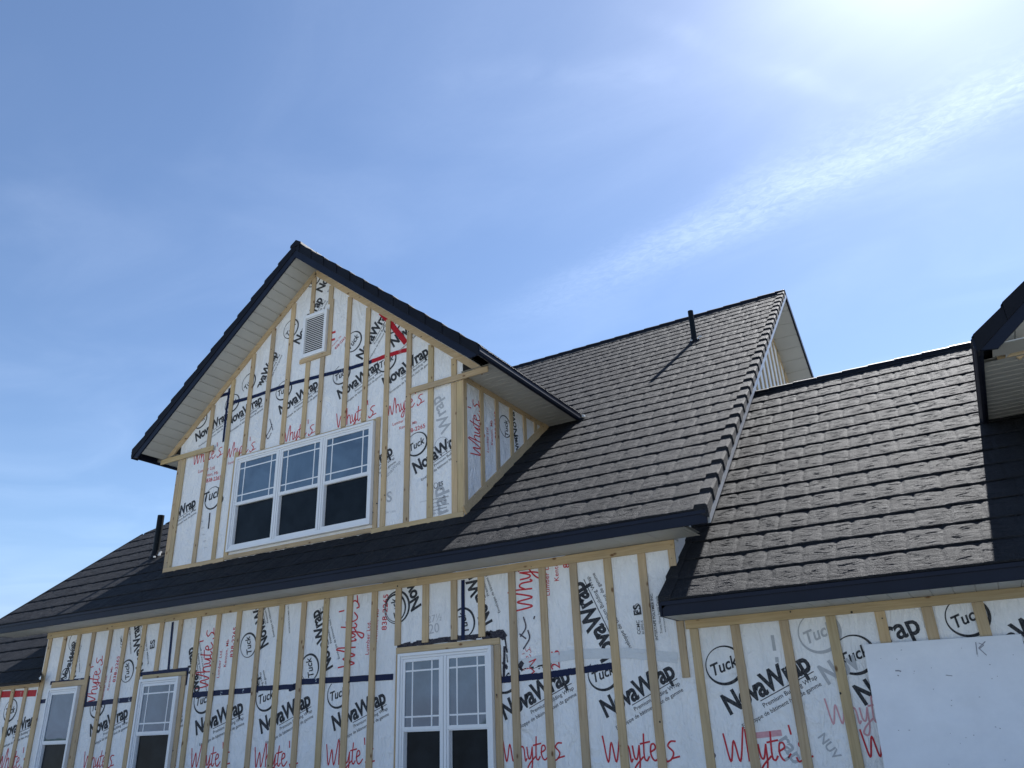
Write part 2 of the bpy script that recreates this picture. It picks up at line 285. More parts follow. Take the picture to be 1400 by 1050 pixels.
E_COURSE = 0.3681
def tiled_slope(name, O, u, w, U0, U1, length, du, tn, seed, parent, umin=None, umax=None, step=0.013, wofs=0.0, relief=1.0):
    """courses of stone-look panels; O origin, u along the eave, w up the slope (unit vectors); umin/umax clip as functions of the distance up the slope"""
    O, u, w = map(lambda a: np.array(a, float), (O, u, w)); n = np.cross(u, w); n = n if n[2] > 0 else -n
    nr = int(math.ceil(length/E_COURSE)); us = np.arange(U0, U1+du, du); nu = len(us)
    rnd = np.random.RandomState(seed); rows = []; ws = []
    ts = np.concatenate([[0.0, 0.0, 0.03], np.linspace(0.08, 1.0, tn)])
    for k in range(nr):
        j = [U0-rnd.rand()*0.3]                                            # joints between the shakes of this course
        while j[-1] < U1+0.5: j.append(j[-1]+rnd.choice([0.22, 0.26, 0.28, 0.30, 0.33])+rnd.rand()*0.01)
        j = np.array(j); b = np.searchsorted(j, us)-1; lo_ = j[b]; hi = j[b+1]; sd = rnd.rand(len(j)+1)*50
        dist = np.minimum(us-lo_, hi-us); frac = (us-lo_)/(hi-lo_)
        tilt = (rnd.rand(len(j)+1)-0.5)[b]*0.006
        but = 0.004*(fbm(us*9, sd[b], 3)-0.5) + 0.005*np.exp(-(dist/0.014)**2)     # uneven butt, notched at the joints
        for i, t in enumerate(ts):
            ww = (k+t)*E_COURSE
            if i < 3: ww = ww + but*(1 if i < 2 else 0.7)
            h = step*(1-t)
            if i == 0: h = h*0-0.004
            else:
                edge = min(1.0, t/0.05, (1-t)/0.06)
                pill = (1-np.exp(-(dist/0.022)**2))*min(1.0, (t+0.02)/0.10)*min(1.0, (1-t)/0.12)       # each stone face stands proud of its joints
                f = fbm(us*7+sd[b], ww*16+sd[b], 4)-0.5
                cr = 0.0
                for q_ in range(4):                                                    # a few chiselled cracks per stone
                    ra, rb, rc_, rd_ = [np.modf(np.abs(np.sin(sd[b]*(q_+1)*k_))*997)[0] for k_ in (1.3, 2.1, 3.7, 5.9)]
                    tc_ = 0.16+0.68*(q_+ra*0.9)/4+(rb-0.5)*0.45*(frac-0.5)+0.20*(vn(frac*4.0+sd[b], sd[b]*0.7+q_)-0.5)
                    on = np.clip((frac-rc_*0.5)/0.08, 0, 1)*np.clip((rc_*0.5+0.30+rd_*0.4-frac)/0.08, 0, 1)
                    dd_ = (t-tc_)*E_COURSE
                    cr = cr+on*(np.exp(-(dd_/0.0070)**2)*0.0060-np.exp(-((dd_+0.016)/0.012)**2)*0.0018)
                dist_lip = np.exp(-((t-0.11)/0.035)**2)*0.0035*(0.5+(fbm(us*12, sd[b]+3.0, 2)-0.5)*2)
                h = h + relief*(0.0064*pill+(f*0.010-cr)*edge - dist_lip*edge + tilt*(frac-0.5))
            rows.append(O[None]+us[:, None]*u[None]+(np.ones(nu)*ww)[:, None]*w[None]+np.ones((nu, 1))*h[..., None]*n[None] if not np.isscalar(h) else O[None]+us[:, None]*u[None]+(np.ones(nu)*ww)[:, None]*w[None]+h*n[None]); ws.append((k+t)*E_COURSE)
    V = np.stack(rows); ws = np.array(ws); nv = len(ws)
    keep = np.ones((nv-1, nu-1), bool); um = (us[:-1]+us[1:])/2; wm = (ws[:-1]+ws[1:])/2
    keep &= (wm < length)[:, None]
    if umin is not None: keep &= um[None] > umin(wm)[:, None]
    if umax is not None: keep &= um[None] < umax(wm)[:, None]
    return grid_mesh(name, V, nu, nv, M['tile'], parent, keep)

def slats(mb, O, u, v, Lu, Lv, pitch, depth=0.007, gw=0.012):
    """vinyl soffit: flat strips side by side along u with a groove between them, strips run along v; faces down"""
    O, u, v = map(lambda a: np.array(a, float), (O, u, v)); n = np.cross(u, v); n = n if n[2] > 0 else -n
    s = 0.0; pr = [(0.0, 0.0)]
    while s+pitch < Lu:
        s += pitch; pr += [(s-gw, 0.0), (s-gw*0.7, depth), (s-gw*0.2, depth), (s, 0.0)]
    pr.append((Lu, 0.0))
    for (a, ha), (b_, hb) in zip(pr[:-1], pr[1:]):
        mb.poly([O+u*a+n*ha, O+u*b_+n*hb, O+u*b_+n*hb+v*Lv, O+u*a+n*ha+v*Lv])
    mb.poly([O+n*0.03, O+u*Lu+n*0.03, O+u*Lu+v*Lv+n*0.03, O+v*Lv+n*0.03]); mb.flat = True
    return mb

# ------------------------------------------------------------------ dimensions (metres; camera at the origin, eye 1.65 above the ground)
GZ = -1.65
WY = 7.78                                   # front wall plane
XL, XM = -13.6, -2.60                       # main block
SA, SOA = 0.785, 1.70                       # roof slope, soffit level
EY, EZ = 7.28, 1.835                        # eave line
RX0, RX1 = -14.57, -2.07                    # main roof ends
RY, RZ = 15.4, 1.835+0.785*(15.4-7.28)      # ridge
ca = 1/math.hypot(1, SA)
SOB, EZB = 0.885, 1.025                     # wing soffit and eave
RYB = 12.05; RZB = EZB+SA*(RYB-EY); BX0, BX1 = -2.63, 3.4
rnd = random.Random(3)

house = thing('house', (-6.0, WY, GZ), 'unfinished house wrapped in printed white film with wood strapping and dark tiled roof', 'house')

# ------------------------------------------------------------------ ground and the woods behind the camera
g = MB(); g.poly([(-900, -900, GZ), (900, -900, GZ), (900, 900, GZ), (-900, 900, GZ)]); go = g.build('ground', M['ground']); go['kind'] = 'structure'
nu = 700; th = np.linspace(math.pi*0.98, math.pi*2.02, nu)
V = np.zeros((4, nu, 3)); hgt = 1.1+1.1*np.array([fbm(np.array([a*14]), np.array([1.3]), 5)[0] for a in th])
for i, (rr_, hh) in enumerate(((70, 0), (71, 1), (76, 0.8), (80, 0))):
    V[i, :, 0] = rr_*np.cos(th); V[i, :, 1] = rr_*np.sin(th); V[i, :, 2] = GZ+hgt*hh
tw = grid_mesh('distant_woods', V, nu, 4, M['wood_far']); tw['kind'] = 'stuff'; tw['label'] = 'dark line of woods across the yard mirrored in the window panes'; tw['category'] = 'woods'

# ------------------------------------------------------------------ walls
def wrap_sheet(mb, x0, x1, z0, z1, Y, seed, amp=0.006):
    mb.poly([(x0, Y, z0), (x1, Y, z0), (x1, Y, z1), (x0, Y, z1)]); return mb
w = MB(); w.box((XL, WY, GZ), (XM, WY+0.15, SOA)); main_wall = w.build('main_wall', M['wrap'], house)
w = MB(); w.box((XM, WY, GZ), (BX1, WY+0.15, SOB)); wing_wall = w.build('wing_wall', M['wrap'], house)
w = MB(); w.box((-19.5, WY, GZ), (XL, WY+0.15, 0.965)); low_wall = w.build('side_wing_wall', M['wrap'], house)
# gable end wall facing right, above the wing roof
w = MB(); zt = lambda y: SOA+SA*(y-EY)-0.02
w.prism([(XM-0.12, WY+0.151, GZ), (XM-0.12, 2*RY-WY, GZ), (XM-0.12, 2*RY-WY, zt(WY)), (XM-0.12, RY, zt(RY)), (XM-0.12, WY+0.151, zt(WY+0.151))], (0.12, 0, 0)); gable_wall = w.build('gable_wall', M['wrap'], house)
w = MB(); w.prism([(XL, WY+0.151, GZ), (XL, 2*RY-WY, GZ), (XL, 2*RY-WY, zt(WY)), (XL, 9.9, zt(9.9)), (XL, WY+0.151, zt(WY+0.151))], (0.12, 0, 0)); w.build('gable_wall', M['wrap'], house)
for k in range(24):                                                     # strapping on the gable end
    y = 12.2+k*0.2035*2
    if y > 2*RY-8: break
    zz_ = zt(y) if y < RY else zt(2*RY-y)
    MB().box((XM, y-0.045, 3.2), (XM+0.02, y+0.045, zz_-0.04)).build('furring_strip', M['wood_z'], gable_wall)
d = MB(); nrm = np.array([0, -SA, 1])*ca
P = np.array([XM, 0, 0.0])
d.prism([(XM, RY, zt(RY)-0.115), (XM, 2*RY-WY, zt(WY)-0.115), (XM, 2*RY-WY, zt(WY)), (XM, RY, zt(RY))], (0.02, 0, 0)); d.build('rake_board', M['wood_x'], gable_wall)

def board(name, parent, a, b, width, Y, th=0.019, mat='wood_x'):
    """flat board on a wall plane; a, b = (x, z) of the centre line ends"""
    a = np.array(a, float); b = np.array(b, float); dd = (b-a)/np.linalg.norm(b-a); nn = np.array([-dd[1], dd[0]])*width/2
    pts = [(q[0], Y-th, q[1]) for q in (a-nn, b-nn, b+nn, a+nn)]
    return MB().prism(pts, (0, th, 0)).build(name, M[mat], parent, bevel=0.002)
SW = 0.088
def strip(parent, x, z0, z1, Y, wd=SW, lean=0.0, th=0.021):
    return board('furring_strip', parent, (x-lean/2, z0), (x+lean/2, z1), wd*(1+rnd.uniform(-.04, .04)), Y, th+rnd.uniform(-.0015, .0015), 'wood_z')
# top plates (proud of the strips by a hair)
for x0, x1 in ((XL, -9.3), (-9.297, -5.9), (-5.897, XM+0.005)):
    board('top_plate', main_wall, (x0, SOA-0.05), (x1, SOA-0.05), 0.092, WY, 0.024)
for x0, x1 in ((XM+0.02, 1.2), (1.203, BX1)):
    board('top_plate', wing_wall, (x0, SOB-0.04), (x1, SOB-0.04), 0.082, WY, 0.024)
board('top_plate', low_wall, (-19.5, 0.908), (XL+0.03, 0.908), 0.10, WY, 0.024)

# windows: (x0, x1, ztop, zbot, units, grille)
WIN = [(-13.215, -12.425, 0.808, -0.78, 1, False, 'a'), (-10.93, -10.06, 0.812, -0.78, 1, True, 'b'), (-6.132, -4.822, 0.825, -0.78, 2, True, 'c')]
zbotplate = SOA-0.097
def px(x, y=877, Y=WY-0.02): return float(at(x, y, Y)[0])
# uprights of the main wall: photo positions of their tops
main_x = [px(68, 878), px(88, 875), px(107, 875), px(127, 873), px(150, 870), px(172, 865), px(197, 860), px(221, 855), px(247, 851), px(272, 845), px(299, 841), px(326.5, 842), px(355.5, 838), px(385, 834), px(415, 830), px(446, 826), px(478, 821), px(511.5, 816), px(544.5, 811), px(581.5, 806), px(620, 800), px(657, 800), px(701.5), px(745), px(790), px(839.5), px(888), px(929, 850)]
for x in main_x:
    blocked = [wn for wn in WIN if wn[0]-0.06 < x < wn[1]+0.06]
    ln = rnd.uniform(-0.012, 0.012)
    if blocked: strip(main_wall, x, blocked[0][2]+0.105, zbotplate, WY, lean=ln*0.2)
    elif x > -2.8: strip(main_wall, x, 0.36, zbotplate, WY, wd=0.075)
    else: strip(main_wall, x, GZ+0.05, zbotplate, WY, lean=ln)
for x in [px(q, 857) for q in (948, 1005, 1072, 1137, 1206, 1273, 1345)]+[0.46, 0.87, 1.28, 1.68, 2.09, 2.5, 2.91, 3.3]:
    strip(wing_wall, x, GZ+0.05, SOB-0.083, WY, lean=rnd.uniform(-0.01, 0.01))
for x in [px(-2, 952), px(16, 950), px(34, 948), px(53.5, 945)]+[-15.15-0.406*k for k in range(11)]:
    strip(low_wall, x, GZ+0.05, 0.855, WY)
# boards round the windows
def surround(parent, wn, Y, wl=0.0, wr=0.075, top=0.085, zb=None):
    x0, x1, z1, z0 = wn[:4]; z0 = zb if zb is not None else z0
    if top: board('window_board', parent, (x0-wl-0.004, z1+0.006+top/2), (x1+wr, z1+0.006+top/2), top, Y, 0.022)
    if wr: board('window_board', parent, (x1+0.004+wr/2, z0), (x1+0.004+wr/2, z1+0.002), wr, Y, 0.022, 'wood_z')
    if wl: board('window_board', parent, (x0-0.004-wl/2, z0), (x0-0.004-wl/2, z1+0.002), wl, Y, 0.022, 'wood_z')
surround(main_wall, WIN[0], WY, 0.0, 0.105); surround(main_wall, WIN[1], WY, 0.0, 0.085, 0.055)
surround(main_wall, WIN[2], WY, 0.06, 0.085, 0.07)

# ------------------------------------------------------------------ windows
def make_window(x0, x1, ztop, zbot, units, grille, Y, meet=None):
    """x0..x1, ztop..zbot outer frame; Y wall plane; double hung units side by side"""
    ff = Y-0.060
    root = MB()
    def ring(mb, a, b, c, d_, wt, ya, yb, ws=None):                              # a..b in x, c..d in z
        wl, wr_, wb, wt_ = ws or (wt,)*4
        mb.box((a, ya, c), (a+wl, yb, d_)); mb.box((b-wr_, ya, c), (b, yb, d_)); mb.box((a+wl, ya, c), (b-wr_, yb, c+wb)); mb.box((a+wl, ya, d_-wt_), (b-wr_, yb, d_)); return mb
    ring(root, x0, x1, zbot, ztop, 0.035, ff-0.012, Y+0.02)
    W_ = root.build('window', M['vinyl'], house, bevel=0.003)
    fr = MB(); ring(fr, x0+0.0355, x1-0.0355, zbot+0.0355, ztop-0.0355, 0.028, ff+0.006, Y+0.02)
    n = units; uw = (x1-x0-0.127)/n; mull = 0.035
    for k in range(1, n): xm = x0+0.0635+uw*k; fr.box((xm-mull, ff+0.004, zbot+0.0640), (xm+mull, Y+0.02, ztop-0.0640)); 
    fr.build('frame', M['vinyl'], W_, bevel=0.003)
    if n > 1:
        gr = MB()
        for k in range(1, n): xm = x0+0.0635+uw*k; gr.box((xm-0.004, ff+0.0022, zbot+0.066), (xm+0.004, ff+0.0045, ztop-0.066))
        gr.build('mullion_joint', M['grey'], W_)
    zm = meet if meet is not None else (ztop+zbot)/2
    for k in range(n):
        a = x0+0.0635+uw*k+(mull if k > 0 else 0)+0.001; b_ = x0+0.0635+uw*(k+1)-(mull if k < n-1 else 0)-0.001
        up = MB(); ring(up, a, b_, zm-0.03, ztop-0.065, 0, ff+0.014, Y+0.018, (0.034, 0.034, 0.042, 0.036)); us_ = up.build('sash', M['vinyl'], W_, bevel=0.002)
        ga, gb, gc, gd = a+0.034, b_-0.034, zm+0.012, ztop-0.101
        MB().box((ga, ff+0.026, gc), (gb, ff+0.030, gd)).build('pane', M['glass'], W_)
        if grille:
            g_ = MB(); of = 0.105; bw = 0.009
            for xx in (ga+of, gb-of): g_.box((xx-bw, ff+0.0225, gc), (xx+bw, ff+0.0255, gd))
            for zz2 in (gc+of, gd-of*0.95): g_.box((ga, ff+0.0235, zz2-bw), (gb, ff+0.0257, zz2+bw))
            g_.build('grille', M['vinyl'], W_)
        lw = MB(); ring(lw, a, b_, zbot+0.065, zm-0.031, 0, ff+0.016, Y+0.018, (0.026, 0.022, 0.035, 0.010)); lw.build('sash', M['vinyl'], W_, bevel=0.002)
        MB().box((a+0.026, ff+0.050, zbot+0.10), (b_-0.022, ff+0.053, zm-0.041)).build('insect_screen', M['screen'], W_)
        MB().box((a+0.0262, ff+0.040, zbot+0.101), (a+0.056, ff+0.0495, zm-0.0415)).build('screen_frame', M['grey'], W_)
    return W_
for wn in WIN:
    make_window(*wn[:6], WY, meet={'a': 0.025, 'b': 0.095, 'c': 0.012}[wn[6]]-0.0)

# ------------------------------------------------------------------ main roof
u = np.array([1.0, 0, 0]); wv_ = np.array([0, 1, SA])*ca
LA = (RY-EY)/ca
HIPW = (9.86-EY)/ca
def umin_a(wd): return np.where(wd < HIPW, RX0, RX0+(wd-HIPW)*ca*0.82)
main_roof = tiled_slope('main_roof', (0, EY, EZ+0.004), u, wv_, RX0, RX1-0.02, LA, 0.015, 20, 11, house, umin=umin_a, relief=1.0)
def slab(mb, x0, x1, y0, y1, zf, th):
    """roof deck under the panels"""
    return mb.hexa([(x0, y0, zf(y0)-th), (x1, y0, zf(y0)-th), (x1, y1, zf(y1)-th), (x0, y1, zf(y1)-th)], [(x0, y0, zf(y0)), (x1, y0, zf(y0)), (x1, y1, zf(y1)), (x0, y1, zf(y1))])
fa = lambda y: EZ-0.012+SA*(y-EY)
dk = MB(); slab(dk, RX0+0.01, RX1-0.03, EY+0.01, 9.86, fa, 0.03)
yh = lambda x: 9.86+(x-RX0)/0.82
dk.prism([(RX0+0.02, 9.862, fa(9.862)), (RX1-0.03, 9.862, fa(9.862)), (RX1-0.03, RY, fa(RY)), (RX0+(RY-9.86)*0.82, RY, fa(RY))], (0, 0, -0.03))
fb_ = lambda y: fa(2*RY-y)
slab(dk, RX0+(RY-9.86)*0.82, RX1-0.03, RY, 2*RY-EY, fb_, 0.03)
dk.build('roof_deck', M['tile'], main_roof)
hp = MB(); hp.poly([(RX0, 9.86, fa(9.86)), (RX0, 2*RY-9.86, fa(9.86)), (RX0+(RY-9.86)*0.82, RY, fa(RY))]); hp.flat = True; hp.build('hip_slope', M['tile'], main_roof)
# eave fascia and soffit
f = MB(); f.box((RX0, EY, SOA+0.002), (RX1-0.012, EY+0.022, EZ-0.012)); f.box((RX0, EY-0.012, EZ-0.040), (RX1-0.012, EY-0.0005, EZ-0.004)); f.box((RX0, EY-0.006, SOA), (RX1-0.012, EY-0.0005, SOA+0.012)); f.build('fascia', M['fascia'], main_roof, bevel=0.002)
sf = slats(MB(), (RX0+0.005, EY+0.023, SOA+0.002), (1, 0, 0), (0, 1, 0), XM+0.28-RX0, WY-EY-0.023, 0.37, 0.006, 0.010); sf.build('soffit', M['soffit'], main_roof)
f = MB(); f.box((RX0-0.02, EY, SOA), (RX0-0.001, EY+0.4, EZ-0.01)); f.build('fascia', M['fascia'], main_roof)
# right rake: panels, caps, light metal edge, soffit
rk = MB()
ncap = int(LA/E_COURSE)
def capring(wd, x, dz): return (x, EY+wd*ca, EZ+wd*ca*SA+dz)
for k in range(ncap+1):
    w0 = k*E_COURSE-0.015; w1 = min(w0+E_COURSE+0.03, LA); lo_h = 0.052; hi_h = 0.018
    a = [capring(w0, RX1-0.135, 0.012), capring(w0, RX1-0.115, lo_h+0.012), capring(w0, RX1-0.006, lo_h+0.010), capring(w0, RX1+0.012, lo_h-0.01), capring(w0, RX1+0.020, -0.075), capring(w0, RX1-0.0, -0.075)]
    b_ = [capring(w1, RX1-0.135, 0.0), capring(w1, RX1-0.118, hi_h+0.012), capring(w1, RX1-0.010, hi_h+0.010), capring(w1, RX1+0.002, hi_h-0.012), capring(w1, RX1+0.004, -0.075), capring(w1, RX1-0.01, -0.075)]
    rk.hexa(a, b_)
rk.build('rake_cap', M['tile'], main_roof, bevel=0.003)
dm = MB()
def slopeprism(mb, x0, x1, y0, y1, za, zb_, mirror=False):
    Z = (lambda y: EZ+SA*(y-EY)) if not mirror else (lambda y: EZ+SA*(2*RY-y-EY))
    return mb.hexa([(x0, y0, Z(y0)+za), (x1, y0, Z(y0)+za), (x1, y1, Z(y1)+za), (x0, y1, Z(y1)+za)], [(x0, y0, Z(y0)+zb_), (x1, y0, Z(y0)+zb_), (x1, y1, Z(y1)+zb_), (x0, y1, Z(y1)+zb_)])
slopeprism(dm, RX1-0.022, RX1+0.012, EY+0.03, RY, -0.155, -0.080); dm.build('drip_edge', M['drip'], main_roof)
dm = MB(); slopeprism(dm, RX1-0.022, RX1+0.012, RY, 2*RY-EY, -0.165, 0.02, True); dm.build('rake_fascia', M['fascia'], main_roof)
sm = slats(MB(), (XM+0.02, RY, SOA+SA*(RY-EY)-0.02), (0, ca, -SA*ca), (1, 0, 0), LA, RX1-XM-0.045, 0.30); sm.build('soffit', M['soffit'], main_roof)
sm = slats(MB(), (XM+0.02, WY+0.16, SOA+SA*(WY+0.16-EY)-0.02), (0, ca, SA*ca), (1, 0, 0), (RY-WY-0.16)/ca, RX1-XM-0.045, 0.30); sm.build('soffit', M['soffit'], main_roof)
# ridge caps
rc = MB(); x = RX0+(RY-9.86)*0.82
while x < RX1-0.02:
    x2 = min(x+0.37, RX1+0.0)
    rc.prism([(x, RY-0.13, RZ-0.13), (x, RY-0.11, RZ+0.0), (x, RY, RZ+0.065), (x, RY+0.10, RZ-0.01), (x, RY+0.10, RZ-0.08)], (x2-x-0.004, 0, -0.012)); x = x2
rc.build('ridge_cap', M['darkmetal'], main_roof, bevel=0.003)
# left rake trim
slopeprism(MB(), RX0-0.02, RX0+0.02, EY, 9.86, -0.10, 0.03).build('rake_trim', M['darkmetal'], main_roof)

# ------------------------------------------------------------------ wing roof (right)
LB = (RYB-EY)/ca
wing_roof = tiled_slope('wing_roof', (0, EY, EZB+0.004), u, wv_, BX0, BX1, LB, 0.0095, 34, 5, house)
fB = lambda y: EZB-0.012+SA*(y-EY)
dk = MB(); slab(dk, BX0, BX1, EY+0.01, RYB, fB, 0.03); slab(dk, BX0+0.1, BX1, RYB, 2*RYB-EY, lambda y: fB(2*RYB-y), 0.03); dk.build('roof_deck', M['tile'], wing_roof)
f = MB(); f.box((BX0, EY, SOB+0.002), (BX1, EY+0.022, EZB-0.012)); f.box((BX0, EY-0.012, EZB-0.040), (BX1, EY-0.0005, EZB-0.004)); f.box((BX0, EY-0.006, SOB), (BX1, EY-0.0005, SOB+0.012))
f.box((BX0-0.02, EY-0.012, SOB), (BX0-0.001, WY-0.03, EZB-0.01)); f.build('fascia', M['fascia'], wing_roof, bevel=0.002)
slats(MB(), (BX0+0.003, EY+0.023, SOB+0.002), (1, 0, 0), (0, 1, 0), BX1-BX0, WY-EY-0.023, 0.163, 0.006, 0.010).build('soffit', M['soffit'], wing_roof)
rc = MB()                                                               # stepped edge trim at the left end
for k in range(int((WY+0.1-EY)/ca/E_COURSE)+3):
    w0 = k*E_COURSE; w1 = w0+E_COURSE
    q = lambda wd, xx, dz: (xx, EY+wd*ca, EZB+wd*ca*SA+dz)
    rc.hexa([q(w0, BX0-0.03, -0.10), q(w0, BX0+0.10, -0.0), q(w0, BX0+0.10, 0.05), q(w0, BX0-0.03, 0.05)], [q(w1, BX0-0.03, -0.10), q(w1, BX0+0.10, -0.0), q(w1, BX0+0.10, 0.018), q(w1, BX0-0.03, 0.018)])
rc.build('rake_cap', M['tile'], wing_roof, bevel=0.003)
rc = MB(); x = BX0+0.12
while x < BX1-0.02:
    x2 = min(x+0.37, BX1)
    rc.prism([(x, RYB-0.12, RZB-0.11), (x, RYB-0.10, RZB+0.0), (x, RYB, RZB+0.05), (x, RYB+0.10, RZB-0.01), (x, RYB+0.10, RZB-0.08)], (x2-x-0.004, 0, -0.010)); x = x2
rc.build('ridge_cap', M['darkmetal'], wing_roof, bevel=0.003)

# ------------------------------------------------------------------ low side wing roof (left)
EYC = 7.62; EZC = float(at(30, 932.5, EYC)[2])
low_roof = tiled_slope('side_wing_roof', (0, EYC, EZC), u, wv_, -20.0, XL+0.6, 1.85, 0.03, 8, 9, house, umax=lambda wd: np.where(EYC+wd*ca < WY, XL*(EYC+wd*ca)/WY, XL))
dk = MB(); slab(dk, -20.0, XL-0.01, EYC+0.005, EYC+1.45, lambda y: EZC-0.012+SA*(y-EYC), 0.03); dk.build('roof_deck', M['tile'], low_roof)
MB().box((-20, EYC-0.005, EZC-0.030), (XL*EYC/WY, EYC+0.02, EZC-0.005)).build('fascia', M['darkmetal'], low_roof)
slats(MB(), (-20, EYC+0.021, EZC-0.028), (1, 0, 0), (0, 1, 0), 20+XL, WY-EYC-0.021, 0.37).build('soffit', M['soffit'], low_roof)



# ------------------------------------------------------------------ vent pipes
def vent_pipe(x, y, h, r, flash=True):
    z = EZ+SA*(y-EY)
    p_ = MB().tube((x, y, z-0.1), (x, y, z+h), r, 28); o = p_.build('vent_pipe', M['pipe'], house)
    fl = MB(); n_ = np.array([0, -SA, 1])*ca; c0 = np.array([x, y, z])
    fl.tube(c0-n_*0.01+np.array([0, 0, 0.0]), c0+n_*0.06, r*2.1, 24, r*1.25); fl.tube((x, y, z+0.0), (x, y, z+0.12), r*1.35, 24, r*1.08); fl.build('flashing', M['darkmetal'], o)
    sp = MB()
    for k in range(9):
        a = rnd.uniform(0, 6.28); dd = rnd.uniform(1.6, 2.7)*r; px_, w_ = math.cos(a)*dd+r*0.8, math.sin(a)*dd*0.7
        cpt = c0+np.array([px_, w_*ca, w_*ca*SA])+n_*0.05; sp.box(cpt-0.014, cpt+np.array([0.02, 0.012, 0.012]))
    sp.build('sealant_blob', M['caulk'], o)
    return o
vent_pipe(-3.577, 13.36, 0.66, 0.052)
vent_pipe(-12.35, 8.67, 0.76, 0.058)

# ------------------------------------------------------------------ dormers
def dormer(xc, half, wallhalf, Yf, Yw, zt_eave, sd, parent_len, det):
    """gabled dormer; zt_eave = roof top at the eave tips, sd = pitch"""
    cd_ = 1/math.hypot(1, sd); zr = zt_eave+sd*half; th = 0.30
    Lr = half/cd_
    rootd = None
    for sgn in (-1, 1):
        wvec = np.array([-sgn*cd_, 0, sd*cd_]); O = (xc+sgn*half, 0, zt_eave-0.03)
        r_ = tiled_slope('dormer_roof', O, (0, 1, 0), wvec, Yf-0.012, Yf+parent_len, Lr, 0.05, 5, 21+sgn, house, step=0.024)
        dk = MB(); e = 0.045
        A = (xc+sgn*half, Yf, zt_eave-e); B = (xc, Yf, zr-e)
        dk.prism([A, B, (B[0], B[1], B[2]-0.04), (A[0], A[1], A[2]-0.04)], (0, parent_len, 0)); dk.build('roof_deck', M['tile'], r_)
        # stepped trim of the panels along the front rake
        tr = MB(); nn = int(Lr/E_COURSE)+1
        for k in range(nn):
            w0 = k*E_COURSE; w1 = min(w0+E_COURSE, Lr)
            q = lambda wd, dz, yy: (xc+sgn*(half-wd*cd_), yy, zt_eave-0.03+wd*cd_*sd+dz)
            tr.hexa([q(w0, -0.13, Yf-0.012), q(w0, 0.040, Yf-0.020), q(w0, 0.040, Yf+0.12), q(w0, -0.13, Yf+0.12)], [q(w1, -0.13, Yf-0.006), q(w1, 0.016, Yf-0.008), q(w1, 0.016, Yf+0.12), q(w1, -0.13, Yf+0.12)])
        tr.build('rake_cap', M['darkmetal'], r_, bevel=0.003)
        # front fascia board under it
        q2 = lambda off, dz, yy: (xc+sgn*off, yy, zr-sd*off+dz)
        fc = MB(); fc.prism([q2(0, -0.16, Yf+0.001), q2(half-0.02, -0.16, Yf+0.001), q2(half-0.15, -0.285, Yf+0.001), q2(0, -0.295, Yf+0.001)], (0, 0.022, 0)); fc.build('rake_fascia', M['fascia'], r_)
        # sloping soffit behind the fascia
        zs = zr-0.285; e_in = (zs-(zt_eave-0.10))/sd
        e_in = min(e_in, half-0.03)
        sl = MB(); slats(sl, (xc+sgn*0.002, Yf+0.024, zs), (sgn*cd_, 0, -sd*cd_), (0, 1, 0), e_in/cd_, Yw-Yf-0.024, 0.165, 0.012, 0.022); sl.build('soffit', M['soffit'], r_)
        # eave: level soffit, fascia and gutter running back into the main roof
        ze = zt_eave-0.10
        so = MB(); slats(so, (xc+sgn*wallhalf, Yw-0.055, ze), (0, 1, 0), (sgn, 0, 0), parent_len-0.7, half-wallhalf-0.02, 0.125, 0.010, 0.018); so.build('soffit', M['soffit'], r_)
        gu = MB(); x_ = xc+sgn*half
        prof = [(-0.015, -0.115), (0.012, -0.125), (0.038, -0.118), (0.05, -0.085), (0.046, -0.04), (0.058, -0.012), (0.050, -0.004), (-0.015, -0.004)]
        gu.prism([(x_+sgn*(a-0.03), Yf-0.006, zt_eave-0.02+b_) for a, b_ in prof], (0, parent_len, 0)); gu.build('gutter', M['fascia'], r_, bevel=0.002)
        rootd = r_
    for sgn in (-1, 1):
        xa = xc+sgn*(wallhalf-0.001); xb = xc+sgn*(e_in-0.01); dg = MB(); dg.prism([(xa, Yw+0.004, ze+0.006), (xb, Yw+0.004, ze+0.006), (xa, Yw+0.004, zs-sd*wallhalf-0.004)], (0, 0.012, 0)); dg.build('eave_gap_shade', M['dark'], rootd)  # near-black triangle painted in as the shade of the open eave corner
    rc = MB(); y = Yf-0.02
    while y < Yf+parent_len-0.1:
        rc.prism([(xc-0.12, y, zr-0.09), (xc-0.115, y, zr-0.045), (xc, y, zr+0.03), (xc+0.115, y, zr-0.045), (xc+0.12, y, zr-0.09)], (0, 0.366, -0.012)); y += 0.37
    rc.build('ridge_cap', M['darkmetal'], rootd, bevel=0.003)
    return zr
DXC, DH, DWH, DYF, DYW, DZ, DS = -8.285, 3.49, 2.905, 7.55, 8.05, 4.50, 0.825
ZR1 = dormer(DXC, DH, DWH, DYF, DYW, DZ, DS, 7.2, True)
ZA = lambda y: EZ+SA*(y-EY)
# front wall of the dormer
zap = ZR1-0.29; ze1 = DZ-0.10
XD0, XD1 = DXC-DWH, DXC+DWH
e1 = (zap-ze1)/DS
w = MB(); w.prism([(XD0, DYW, 2.30), (XD1, DYW, 2.30), (XD1, DYW, zap-DS*DWH+0.02), (DXC, DYW, zap+0.02), (XD0, DYW, zap-DS*DWH+0.02)], (0, 0.12, 0)); dwall = w.build('dormer_wall', M['wrap'], house)
# cheeks
for xs, nm in ((XD1, 1), (XD0+0.12, 0)):
    w = MB(); w.prism([(xs-0.12, DYW+0.121, 2.3), (xs-0.12, 11.3, 4.6), (xs-0.12, 10.9, ze1), (xs-0.12, DYW+0.121, ze1)], (0.12, 0, 0)); ck = w.build('dormer_cheek', M['wrap'], house)
    if nm: cheek = ck
zbase = ZA(DYW)+0.0
